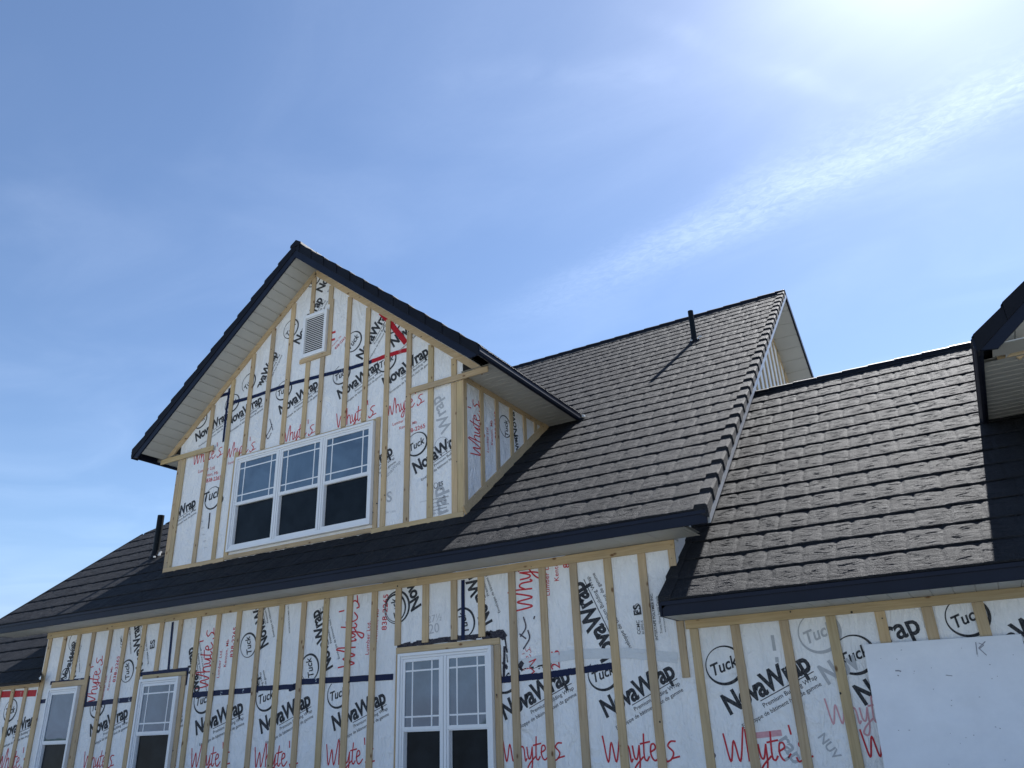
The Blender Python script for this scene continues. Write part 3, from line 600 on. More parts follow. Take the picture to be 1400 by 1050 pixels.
# base boards
dx = lambda x, y: float(at(x, y, DYW-0.02)[0]); dz = lambda x, y: float(at(x, y, DYW-0.02)[2])
board('base_board', dwall, (XD0, 2.452), (-9.78, 2.452), 0.10, DYW, 0.024)
board('base_board', dwall, (-9.777, 2.490), (-6.885, 2.490), 0.060, DYW, 0.022)
board('base_board', dwall, (-6.882, 2.452), (XD1, 2.452), 0.10, DYW, 0.024)
# rake boards
for sgn in (-1, 1):
    off = min(e1+0.10, 3.25)
    board('rake_board', dwall, (DXC+sgn*0.0, zap-0.052), (DXC+sgn*off, zap-0.052-DS*off), 0.095, DYW, 0.030)
    # level blocking at the soffit line, running out to the eave
    board('level_board', dwall, (DXC+sgn*2.02, ze1-0.035), (DXC+sgn*3.34, ze1-0.035), 0.085, DYW-0.0305, 0.022)
    # dark gap between them
# corner boards
for x0 in (XD0+0.045, XD0+0.137): board('corner_board', dwall, (x0, 2.503), (x0, ze1-0.08), 0.088, DYW, 0.023, 'wood_z')
for x0 in (XD1-0.045, XD1-0.137): board('corner_board', dwall, (x0, 2.503), (x0, ze1-0.08), 0.088, DYW, 0.023, 'wood_z')
# uprights of the dormer
DW = (-9.70, -6.88, 4.065, 2.56)
def rakez(x): return zap-DS*abs(x-DXC)-0.115
vent = (dx(415, 465)-0.0, dx(447.5, 455), 5.47, 6.235)
dstr = [(dx(283, 619), 0), (dx(317.5, 535), 0), (dx(346.5, 490), 1), (dx(373.5, 457.5), 1), (dx(401, 422.5), 1), (dx(428.6, 393), 2), (dx(453.7, 380), 2), (dx(478.7, 397.5), 1), (dx(503.7, 412.5), 1), (dx(531, 427.5), 0), (dx(559.5, 447.5), 0), (dx(588.7, 462.5), 0), (dx(620, 482), 3)]
for x, kd in dstr:
    ztop = rakez(x)
    if kd == 0: strip(dwall, x, 2.505, ztop, DYW, lean=rnd.uniform(-.01, .01))
    elif kd == 1: strip(dwall, x, DW[2]+0.05, ztop, DYW, lean=rnd.uniform(-.01, .01))
    elif kd == 2: strip(dwall, x, vent[3]+0.03 if x < -8.1 else vent[3]+0.1, ztop, DYW); strip(dwall, x+(0.0 if x < -8.1 else -0.09), DW[2]+0.05, vent[2]-0.07, DYW)
    else: strip(dwall, x, ze1+0.0, ztop, DYW)
strip(dwall, DW[0]-0.052, 2.505, DW[2]+0.12, DYW, wd=0.085)
strip(dwall, DW[1]+0.045, 2.505, DW[2]+0.05, DYW, wd=0.075)
board('window_board', dwall, (DW[0]-0.02, DW[2]+0.022), (DW[1]+0.08, DW[2]+0.022), 0.036, DYW, 0.018)
strip(dwall, dx(451, 450), 5.45, 6.40, DYW-0.001, wd=0.075)
board('vent_board', dwall, (vent[0]-0.05, vent[2]-0.03), (vent[1]+0.09, vent[2]-0.03), 0.07, DYW, 0.026)
make_window(DW[0], DW[1], DW[2], DW[3], 3, True, DYW, meet=3.31)
# gable vent
vb = MB(); x0, x1, z0, z1 = vent; fy = DYW-0.065
for a, b_ in (((x0, z0), (x0+0.055, z1)), ((x1-0.055, z0), (x1, z1)), ((x0+0.055, z0), (x1-0.055, z0+0.06)), ((x0+0.055, z1-0.06), (x1-0.055, z1))): vb.box((a[0], fy, a[1]), (b_[0], DYW-0.001, b_[1]))
gv = vb.build('gable_vent', M['vinyl'], house, bevel=0.006)
lv = MB(); nl = 19
for k in range(nl):
    zc = z0+0.075+(z1-z0-0.15)*k/(nl-1)
    lv.hexa([(x0+0.055, fy+0.012, zc-0.012), (x1-0.055, fy+0.012, zc-0.012), (x1-0.055, fy+0.040, zc+0.012), (x0+0.055, fy+0.040, zc+0.012)], [(x0+0.055, fy+0.009, zc-0.003), (x1-0.055, fy+0.009, zc-0.003), (x1-0.055, fy+0.037, zc+0.018), (x0+0.055, fy+0.037, zc+0.018)])
lv.build('louvre', M['vinyl'], gv); MB().box((x0+0.05, DYW-0.022, z0+0.05), (x1-0.05, DYW-0.004, z1-0.05)).build('backing', M['dark'], gv)
# cheek: corner board, top board, slope board, uprights
X = XD1
def cboard(name, a, b_, wd, th=0.022, mat='wood_x'):                       # a, b = (y, z)
    a = np.array(a, float); b_ = np.array(b_, float); dd = (b_-a)/np.linalg.norm(b_-a); nn = np.array([-dd[1], dd[0]])*wd/2
    MB().prism([(X, q_[0], q_[1]) for q_ in (a-nn, b_-nn, b_+nn, a+nn)], (th, 0, 0)).build(name, M[mat], cheek, bevel=0.002)
cboard('corner_board', (DYW+0.02, 2.56), (DYW+0.02, ze1-0.0), 0.085, 0.023, 'wood_z')
cboard('top_board', (DYW+0.065, ze1-0.04), (10.6, ze1-0.04), 0.075, 0.018)
sl_ = lambda y, o=0.0: ZA(y)+0.085+o
cboard('base_board', (DYW-0.02, sl_(DYW-0.02)), (10.45, sl_(10.45)), 0.115, 0.026)
for y in (8.50, 8.905, 9.31, 9.715, 10.06):
    if sl_(y)+0.06 < ze1-0.09: cboard('furring_strip', (y, sl_(y)+0.05), (y, ze1-0.07), 0.085, 0.020, 'wood_z')

# sealant blobs where the gutter ends on the roof
sb_ = MB()
for k in range(7):
    a = np.array([DXC+DH+0.02+0.05*rnd.random()-0.02*k, 10.52+0.02*k, 0]); a[2] = ZA(a[1])+0.045+rnd.random()*0.02; sb_.box(a-0.016, a+np.array([0.03, 0.02, 0.014]))
sb_.build('sealant_blob', M['caulk'], main_roof)

# right dormer, seen only at its left eave
D2H, D2W = 3.49, 2.90; D2X = 0.475+D2H; D2Z = 2.99
ZR2 = dormer(D2X, D2H, D2W, 7.38, 7.88, D2Z, DS, 6.3, False)
zap2 = ZR2-0.29; ze2 = D2Z-0.10
w = MB(); w.prism([(D2X-D2W, 7.88, 1.4), (D2X+D2W, 7.88, 1.4), (D2X+D2W, 7.88, zap2-DS*D2W+0.02), (D2X, 7.88, zap2+0.02), (D2X-D2W, 7.88, zap2-DS*D2W+0.02)], (0, 0.12, 0)); d2 = w.build('dormer_wall', M['wrap'], house)
w = MB(); w.prism([(D2X-D2W, 8.001, 1.4), (D2X-D2W, 11.0, 3.9), (D2X-D2W, 9.9, ze2), (D2X-D2W, 8.001, ze2)], (0.12, 0, 0)); w.build('dormer_cheek', M['wrap'], house)
w = MB().box((D2X+D2W-0.12, 8.001, 1.4), (D2X+D2W, 9.6, ze2)); w.build('dormer_cheek', M['wrap'], house)
board('level_board', d2, (D2X-D2H+0.16, ze2+0.055), (D2X-1.6, ze2+0.055), 0.10, 7.85, 0.022)
board('rake_board', d2, (D2X, zap2-0.052), (D2X-D2H+0.3, zap2-0.052-DS*(D2H-0.3)), 0.095, 7.88, 0.028)
MB().box((D2X-D2H+0.12, 7.41, ze2-0.012), (D2X-D2W, 7.70, ze2-0.001)).build('soffit_trim', M['soffit'], d2)

board('base_board', d2, (D2X-D2W, 1.60), (D2X+D2W, 1.60), 0.10, 7.88, 0.024)
for k in range(-6, 7):
    x = D2X+k*0.42
    if abs(k) <= 3: strip(d2, x, 3.26-0.62, zap2-DS*abs(x-D2X)-0.115, 7.88)
    else: strip(d2, x, 1.655, zap2-DS*abs(x-D2X)-0.115, 7.88)
for sgn in (-1, 1):
    for o_ in (0.045, 0.137): board('corner_board', d2, (D2X+sgn*(D2W-o_), 1.655), (D2X+sgn*(D2W-o_), ze2-0.02), 0.088, 7.88, 0.023, 'wood_z')
make_window(D2X-1.41, D2X+1.41, 2.54, 1.66, 3, True, 7.88)

# ------------------------------------------------------------------ white board leaning on the wall of the wing
tl = at(1180, 881, WY-0.06); tr_ = at(1396, 866.5, WY-0.06)
bl = np.array([tl[0]-0.02, WY-0.50, GZ+0.002]); br = np.array([tr_[0]-0.02, WY-0.50, GZ+0.002])
pn = MB().prism([bl, br, tr_, tl], (0, 0.02, 0)); leaning = pn.build('leaning_board', M['board'], None, bevel=0.004)
leaning['label'] = 'large white sheet board leaning against the wrapped wall under the right roof'; leaning['category'] = 'board'
sc_ = MB()
def on_board(x, y):
    nrm_ = np.cross(tr_-tl, bl-tl); r = ray(x, y); return r*((tl@nrm_)/(r@nrm_))*0.9995
def scribble(pts, wd):
    P_ = [on_board(*p_) for p_ in pts]
    for a, b_ in zip(P_[:-1], P_[1:]):
        dd = b_-a; dd /= max(np.linalg.norm(dd), 1e-6); nn = np.cross(dd, [0, 1, 0])*wd; sc_.poly([a-nn, b_-nn, b_+nn, a+nn])
scribble([(1334, 878), (1336, 895)], 0.0035); scribble([(1347, 877), (1338, 886), (1349, 896)], 0.0035); scribble([(1338, 879), (1345, 882), (1339, 887)], 0.003)
scribble([(1224, 917), (1229, 917), (1232, 918)], 0.005); scribble([(1293, 923), (1302, 924)], 0.003); scribble([(1227, 923), (1229, 924)], 0.004)
for _ in range(26):
    a = rnd.uniform(1195, 1398); b_ = rnd.uniform(885, 1049); scribble([(a, b_), (a+rnd.uniform(.6, 2.2), b_+rnd.uniform(-.6, .9))], 0.0022)
sc_.flat = True; so_ = sc_.build('pencil_marks', M['pencil2'], leaning)

# ------------------------------------------------------------------ printing on the wrap
_gc = {}
def glyph_mesh(text, bold, shear=0.0, spacing=1.0):
    k = (text, bold, shear, spacing)
    if k in _gc: return _gc[k]
    cu_ = bpy.data.curves.new('t', 'FONT'); cu_.body = text; cu_.size = 1; cu_.offset = bold; cu_.shear = shear; cu_.space_character = spacing; cu_.resolution_u = 3; cu_.fill_mode = 'FRONT'
    ob = bpy.data.objects.new('t', cu_); S.collection.objects.link(ob)
    dg = bpy.context.evaluated_depsgraph_get(); me = ob.evaluated_get(dg).to_mesh()
    v = np.array([tuple(q.co)[:2] for q in me.vertices]); fs = [tuple(p_.vertices) for p_ in me.polygons]
    ob.evaluated_get(dg).to_mesh_clear(); bpy.data.objects.remove(ob); bpy.data.curves.remove(cu_)
    lo_, hi_ = v[:, 0].min(), v[:, 0].max(); v = (v-[lo_, 0])/(hi_-lo_)          # unit length, baseline at 0
    _gc[k] = (v, fs); return _gc[k]
class Print:
    """flat ink shapes lying on one wall plane; local coordinates (a, b) are metres along and up the wall"""
    def __init__(s, to3, clip): s.to3 = to3; s.clip = clip; s.v = {}; s.f = {}; s.n = 0
    def add(s, col, pts, faces):
        s.n += 1; lift = 0.0015+0.00012*(s.n % 12)
        V_ = s.v.setdefault(col, []); F_ = s.f.setdefault(col, []); i = len(V_)
        ok = [s.clip(*p_) for p_ in pts]
        V_ += [s.to3(p_[0], p_[1], lift) for p_ in pts]; F_ += [tuple(i+j for j in f_) for f_ in faces if all(ok[j] for j in f_)]
    def text(s, col, text, p0, p1, bold=0.0, hs=1.0, shear=0.0, dy=0.0, d0=0.0, d1=1.0, spacing=1.0):
        p0 = np.array(p0, float); p1 = np.array(p1, float); d = p1-p0; Ln = np.linalg.norm(d); e = d/Ln; n = np.array([-e[1], e[0]])
        v, fs = glyph_mesh(text, bold, shear, spacing); k = Ln*(d1-d0)
        q = p0+d*d0+n*dy*Ln
        s.add(col, [q+e*a*k+n*b_*k*hs for a, b_ in v], fs)
    def line(s, col, P_, wd):
        P_ = [np.array(p_, float) for p_ in P_]
        for a, b_ in zip(P_[:-1], P_[1:]):
            dd = b_-a; L_ = np.linalg.norm(dd)
            if L_ < 1e-6: continue
            dd /= L_; nn = np.array([-dd[1], dd[0]])*wd/2; a2 = a-dd*wd*0.35; b2 = b_+dd*wd*0.35
            k = max(1, int(L_/0.03))
            for j in range(k):
                s0 = a2+(b2-a2)*j/k; s1 = a2+(b2-a2)*(j+1)/k; s.add(col, [s0-nn, s1-nn, s1+nn, s0+nn], [(0, 1, 2, 3)])
    def ring(s, col, c, rx, ry, w0, w1, ang, tilt=0.0):
        n_ = 48; P_ = []; Q_ = []
        for k in range(n_):
            a = 2*math.pi*k/n_; wd = w0+(w1-w0)*(0.5-0.5*math.sin(a-0.5))
            for lst, rr1, rr2 in ((P_, rx, ry), (Q_, rx-wd, ry-wd)):
                x_, y_ = rr1*math.cos(a), rr2*math.sin(a); lst.append(np.array(c)+[x_*math.cos(ang)-y_*math.sin(ang), x_*math.sin(ang)+y_*math.cos(ang)])
        s.add(col, P_+Q_, [(k, (k+1) % n_, n_+(k+1) % n_, n_+k) for k in range(n_)])
    def build(s, parent, names):
        for col in s.v:
            if not s.f[col]: continue
            me = bpy.data.meshes.new(names[col]); me.from_pydata([tuple(map(float, q)) for q in s.v[col]], [], s.f[col]); me.update(); link(names[col], me, M[col], parent)
def brand_block(P_, p0, p1, col='ink', circle=True, words=True, small=True, aspire=False):
    """emblem ring with its word above left of the long word, small lines below"""
    p0 = np.array(p0, float); p1 = np.array(p1, float); d = p1-p0; Ln = np.linalg.norm(d); e = d/Ln; n = np.array([-e[1], e[0]])
    g0 = math.atan2(e[1], e[0]); base = g0-math.radians(23.5)
    if words: P_.text(col, 'NovaWrap', p0, p1, 0.036, 1.22, spacing=0.93)
    if small:
        P_.line(col, [p0+e*0.36*Ln-n*0.028*Ln, p0+e*0.99*Ln-n*0.028*Ln], Ln*0.009)
        P_.text(col, 'Premium Building Wrap', p0+e*0.36*Ln-n*0.10*Ln, p0+e*0.99*Ln-n*0.10*Ln, 0.004, 0.95)
        P_.text(col, 'Enveloppe de bâtiment haut de gamme', p0+e*0.06*Ln-n*0.175*Ln, p0+e*0.99*Ln-n*0.175*Ln, 0.004, 1.0)
    if circle:
        c0 = p0+np.array([math.cos(base+1.54), math.sin(base+1.54)])*0.49*Ln
        P_.ring(col, c0, 0.215*Ln, 0.20*Ln, 0.010*Ln, 0.034*Ln, g0)
        a2 = base+math.radians(18); e2 = np.array([math.cos(a2), math.sin(a2)]); n2 = np.array([-e2[1], e2[0]])
        P_.text(col, 'Tuck', c0-e2*0.155*Ln-n2*0.055*Ln, c0+e2*0.155*Ln-n2*0.055*Ln, 0.020, 1.1, 0.25)
# hand drawn word, stroke by stroke: unit length, x height about 0.16
SCRIPT = [[(0.0, 0.30), (0.05, 0.0), (0.115, 0.22), (0.165, 0.0), (0.25, 0.36)],
          [(0.27, 0.34), (0.27, 0.0)], [(0.27, 0.10), (0.31, 0.18), (0.35, 0.15), (0.365, 0.0), (0.39, 0.02)],
          [(0.40, 0.17), (0.415, 0.04), (0.45, 0.03), (0.49, 0.17)], [(0.49, 0.17), (0.48, -0.03), (0.445, -0.14), (0.395, -0.12), (0.43, -0.05), (0.53, 0.04)],
          [(0.565, 0.30), (0.545, 0.05), (0.575, 0.0), (0.61, 0.04)], [(0.51, 0.19), (0.635, 0.21)],
          [(0.63, 0.09), (0.70, 0.13), (0.69, 0.18), (0.65, 0.17), (0.635, 0.08), (0.66, 0.01), (0.70, 0.0), (0.76, 0.06)],
          [(0.79, 0.36), (0.80, 0.27)], [(0.97, 0.20), (0.91, 0.20), (0.87, 0.15), (0.93, 0.08), (0.90, 0.01), (0.84, -0.02), (0.82, 0.02)], [(0.90, 0.01), (1.0, 0.03)]]
def smooth(P_, k=6):
    P_ = [np.array(p_, float) for p_ in P_]
    if len(P_) < 3: return P_
    out = []; Q = [2*P_[0]-P_[1]]+P_+[2*P_[-1]-P_[-2]]
    for i in range(1, len(Q)-2):
        for j in range(k):
            t_ = j/k; a, b_, c_, d_ = Q[i-1:i+3]; out.append(0.5*((2*b_)+(-a+c_)*t_+(2*a-5*b_+4*c_-d_)*t_**2+(-a+3*b_-3*c_+d_)*t_**3))
    return out+[P_[-1]]
def script_word(P_, p0, p1, col='red', hs=1.0, rest=True):
    p0 = np.array(p0, float); p1 = np.array(p1, float); d = p1-p0; Ln = np.linalg.norm(d); e = d/Ln; n = np.array([-e[1], e[0]])
    for st in SCRIPT: P_.line(col, [p0+e*a*Ln+n*b_*Ln*hs for a, b_ in (smooth(st) if len(st) > 3 else st)], 0.021*Ln)
    if rest:
        P_.text(col, 'Lumber Ltd.', p0+e*0.16*Ln-n*0.26*Ln, p0+e*0.62*Ln-n*0.26*Ln, 0.006, 1.0, spacing=1.05)
        P_.text(col, 'Kenton, Mb', p0+e*0.33*Ln-n*0.40*Ln, p0+e*0.78*Ln-n*0.40*Ln, 0.006, 1.0, spacing=1.05)
        P_.text(col, '838-2265', p0+e*0.48*Ln-n*0.56*Ln, p0+e*0.98*Ln-n*0.56*Ln, 0.014, 1.0, spacing=1.05)
NAMES = {'ink': 'printed_lettering', 'red': 'red_lettering', 'grey': 'faded_lettering', 'mark': 'marker_scrawl', 'pink': 'faded_red_lettering', 'tape': 'seam_tape', 'redtape': 'red_tape', 'brush': 'dark_sealant', 'cleartape': 'clear_tape', 'pencil': 'pencil_marks'}
def wall_px(Y):
    return lambda x, y: np.array([at(x, y, Y)[0], at(x, y, Y)[2]])
# ---- main wall
K = wall_px(WY); SEAM = 0.535
def inwin(a, b_): return any(wn[0] < a < wn[1] and b_ < wn[2] for wn in WIN)
PA = Print(lambda a, b_, l: (a, WY-l, b_), lambda a, b_: XL+0.005 < a < XM-0.0 and b_ < SOA-0.005 and not inwin(a, b_))
low = [((829, 981), (925, 924)), ((690.7, 984), (781, 930.5)), ((456.6, 999), (528.6, 960)), ((357, 1003), (425.7, 963)), ((268, 1005), (333, 973)), ((123, 1007), (175, 980)), ((565, 991), (650, 943)), ((190, 1009), (250, 976)), ((62, 1010), (110, 983))]
PA_low = Print(PA.to3, lambda a, b_: PA.clip(a, b_) and b_ < SEAM+0.03)
for a, b_ in low: brand_block(PA_low, K(*a), K(*b_))
PA_up = Print(PA.to3, lambda a, b_: PA.clip(a, b_) and b_ > SEAM)
def rot_block(x, y, L_=0.80, ang=113.5, **k):
    p0 = K(x, y); a = math.radians(ang); brand_block(PA_up, p0, p0+np.array([math.cos(a), math.sin(a)])*L_, **k)
rot_block(736/3.183+620, 604/3.183+720, 0.98, circle=False)
rot_block(673, 850, 0.80, 111); rot_block(576, 828, 0.80, 113, circle=True); rot_block(455, 912, 0.80, 112); rot_block(367, 881, 0.78, 112); rot_block(366, 1004, 0.8, 112, circle=False)
rot_block(275, 958, 0.80, 112, circle=False); rot_block(196, 917, 0.78, 112); rot_block(88, 932, 0.6, 70, circle=False); rot_block(104, 925, 0.6, 111); rot_block(775, 1004, .8, 112, circle=False)
PA_up.ring('ink', K(543, 830), 0.20, 0.20, 0.008, 0.03, 1.5); PA_up.ring('ink', K(102, 877), 0.15, 0.15, 0.008, 0.02, 1.5)
def rw(p0, L_, rest=True, ang=90.0):
    a = math.radians(ang); q0 = K(*p0); script_word(PA_up, q0, q0+np.array([math.cos(a), math.sin(a)])*L_, rest=rest)
rw((484, 912), 0.86, ang=88); rw((284, 941), 0.80, ang=89); rw((128, 968), 0.75, ang=88); rw((728, 834), 0.86, ang=89); rw((727, 925), 0.30, rest=False)
for a, b_ in (((445.7, 1046), (512, 1043)), ((347, 1049), (407, 1046)), ((260, 1049), (314, 1046)), ((113, 1050), (155, 1048)), ((689, 1041), (772, 1037)), ((827, 1042), (929.5, 1038)), ((190, 1052), (240, 1049))):
    script_word(PA_low, K(*a), K(*b_))
# seam tape and the tape and sealant over the windows
def tape(P_, pts, wd, col='tape', KK=None):
    KK = KK or K; Q = [KK(*p_) for p_ in pts]; out = []
    for a, b_ in zip(Q[:-1], Q[1:]):
        m_ = 14
        for j in range(m_): out.append(a+(b_-a)*j/m_)
    out.append(Q[-1]); 
    for i in range(1, len(out)-1): out[i] = out[i]+np.array([0, rnd.uniform(-.002, .002)])
    Z_ = Print(P_.to3, P_.clip); Z_.n = rnd.randrange(12); Z_.line(col, out, wd); Z_.build(P_.parent, NAMES)
PT = Print(lambda a, b_, l: (a, WY-l-0.0025, b_), PA.clip); PT.parent = main_wall
tape(PT, [(57, 959), (66, 958)], 0.06); tape(PT, [(115, 963.5), (190, 955)], 0.07); tape(PT, [(259, 950.5), (352, 943)], 0.07); tape(PT, [(397, 941), (408, 937)], 0.07); tape(PT, [(350, 941.5), (408, 938.5)], 0.06); tape(PT, [(408, 932.5), (535.5, 925.5)], 0.07)
tape(PT, [(687, 929.5), (700, 928), (742, 924), (790, 917), (836, 910.5)], 0.065)
tape(PT, [(633.2, 795), (633.3, 873)], 0.05); tape(PT, [(236.5, 852), (230.5, 915)], 0.05)
tape(PT, [(193, 922), (256, 915.5)], 0.06); tape(PT, [(257, 914), (254, 935)], 0.05); tape(PT, [(190, 922), (187, 957)], 0.035); tape(PT, [(70, 934), (122, 928.5)], 0.055); tape(PT, [(122, 926), (117, 962)], 0.05); tape(PT, [(73, 934), (67, 958)], 0.03)
PT.text('pencil', '27½', K(585, 852), K(604, 848), 0.0, 1.0); PT.text('pencil', '20', K(587, 867), K(601, 864), 0.0, 1.0)
def brush(pts, wd):
    Q = [K(*p_) for p_ in pts]; Z_ = Print(PT.to3, PT.clip)
    for a, b_ in zip(Q[:-1], Q[1:]):
        for j in range(10):
            c_ = a+(b_-a)*(j+0.5)/10; Z_.line('brush', [c_-(b_-a)*0.07+[0, rnd.uniform(-.008, .008)], c_+(b_-a)*0.07+[0, rnd.uniform(-.008, .008)]], wd*rnd.uniform(.8, 1.15))
    Z_.build(main_wall, NAMES)
brush([(546, 884), (590, 877), (655, 870)], 0.055); brush([(664, 869), (684, 866), (689, 870)], 0.075); brush([(664, 870), (676, 879)], 0.10); brush([(690, 868), (693.5, 892)], 0.018); brush([(688, 906), (693, 913)], 0.03); brush([(693, 895), (694, 905)], 0.012); brush([(690, 886), (689, 925)], 0.03)
brush([(706, 915), (713, 908), (718, 911)], 0.05); brush([(708, 908), (714, 916)], 0.025)
for pts in ([(716, 844), (719, 858), (712, 870)], [(722, 862), (724, 873), (716, 887)], [(731, 843), (730, 846)], [(711, 867), (719, 873)]): PT.line('mark', smooth([K(*p_) for p_ in pts]), 0.016)
PT.line('cleartape', [K(703, 910), K(740, 902), K(790, 894), K(860, 893), K(922, 899)], 0.10)
PT.text('red', '5', K(765, 896), K(764, 888.5), 0.02); PT.text('red', '2', K(766, 914), K(765, 905), 0.0); PT.line('red', [K(722, 906), K(733, 901), K(724, 912), K(731, 918), K(727, 921)], 0.012)
PT.text('ink', 'CCMC', K(876, 867), K(874, 848), 0.012, 1.0); PT.text('ink', '#13092-R', K(881, 867), K(879, 848), 0.0); PT.text('ink', 'ES', K(877, 840), K(875, 826), 0.02, 1.0); PT.ring('ink', K(872, 832), 0.035, 0.05, 0.006, 0.010, 0)
PT.text('ink', 'INTERTAPE POLYMER INC.', K(900, 875), K(892, 811), 0.008, 1.0); PT.text('ink', 'Truro, Nova Scotia Canada', K(906, 866), K(899, 815), 0.0); PT.text('ink', 'www.intertapepolymer.com', K(911, 864), K(905, 822), 0.0)
for (x_, y_) in ((397, 865), (180, 893)): PT.text('ink', 'INTERTAPE POLYMER INC.', K(x_, y_), K(x_-2, y_-38), 0.002); PT.text('ink', 'CCMC', K(x_-12, y_-8), K(x_-13, y_-24), 0.006)
PT.text('ink', 'ES', K(211, 886), K(212, 874), 0.02)
for P_ in (PA_low, PA_up, PT): P_.build(main_wall, NAMES)
# ---- wing wall
PB = Print(lambda a, b_, l: (a, WY-l, b_), lambda a, b_: XM+0.005 < a and b_ < SOB-0.005)
brand_block(PB, K(998, 977), K(1111, 914)); brand_block(PB, K(1182, 964), K(1302, 896)); brand_block(PB, K(1340, 912), K(1468, 842)); brand_block(PB, K(1132, 936), K(1258, 866), col='grey', words=False, small=False); PB.text('grey', 'Nov', K(1132, 936), K(1178, 911), 0.03, 1.25)
PB.text('ink', 'rap', K(1215, 878), K(1261, 864), 0.02, 1.1)
script_word(PB, K(994, 1041), K(1112, 1038)); script_word(PB, K(1184, 1035), K(1310, 1030)); script_word(PB, K(1134, 990), K(1250, 985), col='pink', rest=False)
PB.line('pink', [K(1029, 1006), K(1066, 1002)], 0.05)
PB.text('grey', 'NUV', K(1118, 1008), K(1142, 1040), 0.02, 1.0); PB.text('grey', 'rap', K(1064, 1012), K(1086, 1046), 0.02, 1.0); PB.line('grey', [K(1056, 870), K(1059, 888)], 0.03); PB.line('grey', [K(1062, 900), K(1062.5, 904)], 0.03)
PB.line('mark', smooth([K(971, 1025), K(978, 1033), K(972, 1040)]), 0.012)
PB.build(wing_wall, NAMES)
# ---- low side wall
PC = Print(lambda a, b_, l: (a, WY-l, b_), lambda a, b_: a < XL-0.005 and b_ < 0.96); PC.parent = low_wall
[brand_block(PC, (-19.2+k*0.95, 0.02), (-18.41+k*0.95, 0.36)) for k in range(4)]; brand_block(PC, K(2, 1010), K(47, 990)); brand_block(PC, K(-58, 1022), K(-14, 1002)); script_word(PC, K(-4, 1051), K(36, 1050))
tape(PC, [(-110, 959), (-30, 951), (62, 947)], 0.10, 'redtape'); PC.build(low_wall, NAMES)
# ---- dormer front
KD = wall_px(DYW); DWc = lambda a, b_: XD0+0.01 < a < XD1-0.01 and 2.32 < b_ < zap-DS*abs(a-DXC)-0.02 and not (DW[0] < a < DW[1] and b_ < DW[2])
PD = Print(lambda a, b_, l: (a, DYW-l, b_), DWc); tz = lambda a: 4.985+0.0*a
tl0, tl1 = KD(303, 543), KD(555, 480); tsl = (tl1[1]-tl0[1])/(tl1[0]-tl0[0]); TZ = lambda a: tl0[1]+tsl*(a-tl0[0])
PDl = Print(PD.to3, lambda a, b_: DWc(a, b_) and b_ < TZ(a)+0.03); PDu = Print(PD.to3, lambda a, b_: DWc(a, b_) and b_ > TZ(a))
def blk(P_, p0, p1, L_=None, **k):
    a, b_ = KD(*p0), KD(*p1)
    if L_: b_ = a+(b_-a)/np.linalg.norm(b_-a)*L_
    brand_block(P_, a, b_, **k)
blk(PDl, (311, 583), (361, 548), .82); blk(PDl, (383, 567), (437, 527), .84); blk(PDl, (464, 546), (519, 503), .84); blk(PDl, (526, 530), (588, 483), .86); blk(PDl, (268, 604), (314, 570), .8)
blk(PDu, (351, 543), (379, 484), .80); blk(PDu, (409, 471), (444, 404), .84); blk(PDu, (495, 492), (528, 434), .84); blk(PDu, (538, 475), (575, 440), .84); blk(PDu, (440, 400), (470, 345), .84)
blk(PD, (568, 648), (640, 596), .86); blk(PD, (478, 664), (538, 620), .84); blk(PD, (222, 722), (269, 690), .82); PD.text('ink', 'p', KD(299, 689), KD(306, 685), 0.03, 1.0)
PD.ring('ink', KD(291, 681), 0.19, 0.19, 0.008, 0.03, 0.2); PD.text('ink', 'Tuck', KD(279, 687), KD(303, 677), 0.02, 1.1, .25)
def scr(P_, p0, p1, **k): script_word(P_, KD(*p0), KD(*p1), **k)
scr(PD, (264, 636), (304, 622), rest=False); scr(PD, (308, 627), (349, 615), rest=False); scr(PD, (384, 606), (430, 592), rest=False); scr(PD, (460, 585), (514, 567), rest=False); scr(PD, (528, 570), (580, 550))
for x_, y_ in ((271, 646),): PD.text('red', 'Lumber Ltd.', KD(271, 647), KD(294, 641)); PD.text('red', 'Kenton, Mb', KD(277, 653), KD(298, 648)); PD.text('red', '838-2265', KD(282, 660), KD(302, 655), 0.012)
PD.text('red', 'Lumber Ltd.', KD(312, 635), KD(330, 630)); PD.text('red', 'h', KD(458, 465), KD(459, 452)); PD.text('red', 'Kenton, Mb', KD(455, 474), KD(467, 460)); PD.text('red', '838-2265', KD(459, 478), KD(473, 462), 0.012)
PD.line('red', [KD(484, 408), KD(490, 411), KD(488, 405), KD(493, 404)], 0.016)
PD.text('grey', 'Wrap', KD(618, 585), KD(601, 540), 0.02, 1.1); PD.text('grey', 'rap', KD(612, 700), KD(606, 662), 0.02, 1.0)
PD.text('grey', 'NovaWrap', KD(527, 655), KD(548, 632), 0.02, 1.1); PD.ring('grey', KD(604, 609), 0.12, 0.12, 0.008, 0.014, 0)
PD.text('ink', 'ES', KD(600, 665), KD(606, 663), 0.02); PD.ring('ink', KD(596, 664), 0.035, 0.04, 0.005, 0.01, 0); PD.text('ink', 'CCMC', KD(598, 671), KD(606, 669), 0.01)
for k in range(5): PD.text('ink' if k < 4 else 'grey', ['INTERTAPE POLYMER INC.', 'Truro, Nova Scotia Canada', 'For use in building wall assemblies', 'Pour murs de bâtiment', 'Made in Canada'][k], KD(588, 685+5*k), KD(614-(k % 2)*3, 679+5*k), 0.003)
PD.text('grey', 'S', KD(529, 687), KD(536, 685), 0.02); PD.text('grey', 'CCMC 13092', KD(524, 703), KD(541, 700)); PD.text('ink', 'INTERTAPE POLYMER', KD(574, 687), KD(583, 685)); 
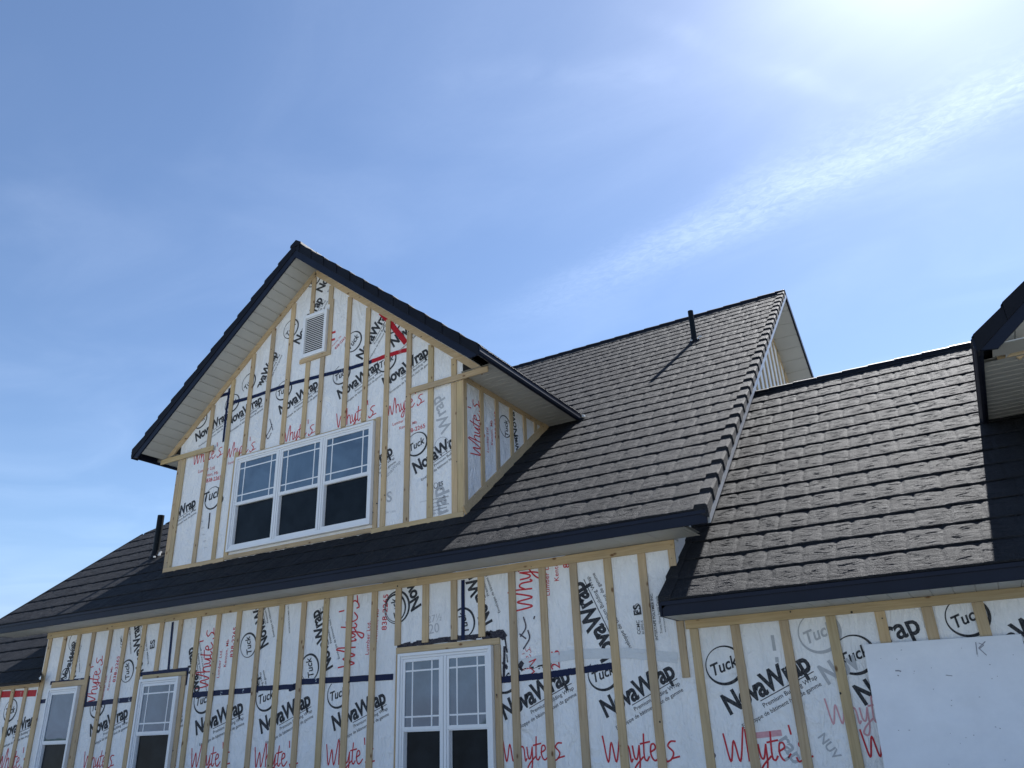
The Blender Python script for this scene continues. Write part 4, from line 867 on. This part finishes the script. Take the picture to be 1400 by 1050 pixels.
for k in range(6): PD.text('grey', 'NOVA', KD(279-1.2*k, 750-9*k), KD(283-1.2*k, 749-9*k), 0.01)
PD.line('brush', [KD(287, 702), KD(285, 722)], 0.03)
PD.line('mark', smooth([KD(364, 597), KD(369, 588), KD(372, 580)]), 0.016); PD.line('mark', smooth([KD(363, 590), KD(366, 600), KD(371, 592)]), 0.014); PD.line('mark', [KD(369, 573), KD(373, 588)], 0.014)
PDt = Print(lambda a, b_, l: (a, DYW-l-0.0025, b_), DWc); PDt.parent = dwall
tape(PDt, [(302, 541.5), (316, 537)], 0.06, 'tape', KD); tape(PDt, [(316, 551), (345, 543), (400, 524), (470, 506), (507, 495)], 0.06, 'tape', KD); tape(PDt, [(505, 495.5), (530, 486), (556, 478.5)], 0.065, 'redtape', KD); tape(PDt, [(507, 413.5), (530, 437), (554, 467.5)], 0.085, 'redtape', KD)
tape(PDt, [(314, 532), (310, 560), (305.5, 603)], 0.05, 'tape', KD); tape(PDt, [(532, 482), (528.5, 600), (522.3, 716)], 0.03, 'tape', KD)
for P_ in (PDl, PDu, PD, PDt): P_.build(dwall, NAMES)
PF = Print(lambda a, b_, l: (a, 7.88-l, b_), lambda a, b_: abs(a-D2X) < D2W-0.2 and b_ < zap2-DS*abs(a-D2X)-0.1 and not (abs(a-D2X) < 1.41 and b_ < 2.54))
for k in range(6): brand_block(PF, (1.3+k*0.92, 2.75+0.02*k), (2.09+k*0.92, 3.10+0.02*k)); script_word(PF, (1.35+k*0.92, 2.42), (2.1+k*0.92, 2.46), rest=False)
for k in range(3): brand_block(PF, (2.9+k*0.9, 3.65), (3.35+k*0.9, 4.3))
PF.build(d2, NAMES)
# ---- dormer cheek
def kx(x, y): r = ray(x, y); q_ = r*XD1/r[0]; return np.array([q_[1], q_[2]])
PE = Print(lambda a, b_, l: (XD1+l, a, b_), lambda a, b_: DYW+0.05 < a and b_ < ze1-0.01 and b_ > ZA(a))
q0 = kx(657, 626); script_word(PE, q0, q0+np.array([0.0, 0.82])); 
q0 = kx(716, 640); brand_block(PE, q0, q0+np.array([math.cos(1.98), math.sin(1.98)])*0.5, circle=False, small=False)
PE.ring('ink', kx(690.5, 583), 0.17, 0.17, 0.010, 0.022, 1.5); c_ = kx(694, 592); PE.text('ink', 'Tuck', c_+[0.02, -0.06], c_+[0.0, 0.20], 0.02, 1.1)
q0 = kx(708, 597); PE.text('ink', 'NovaWrap', q0, q0+np.array([math.cos(1.8), math.sin(1.8)])*0.8, 0.026, 1.1)
PE.build(cheek, NAMES)
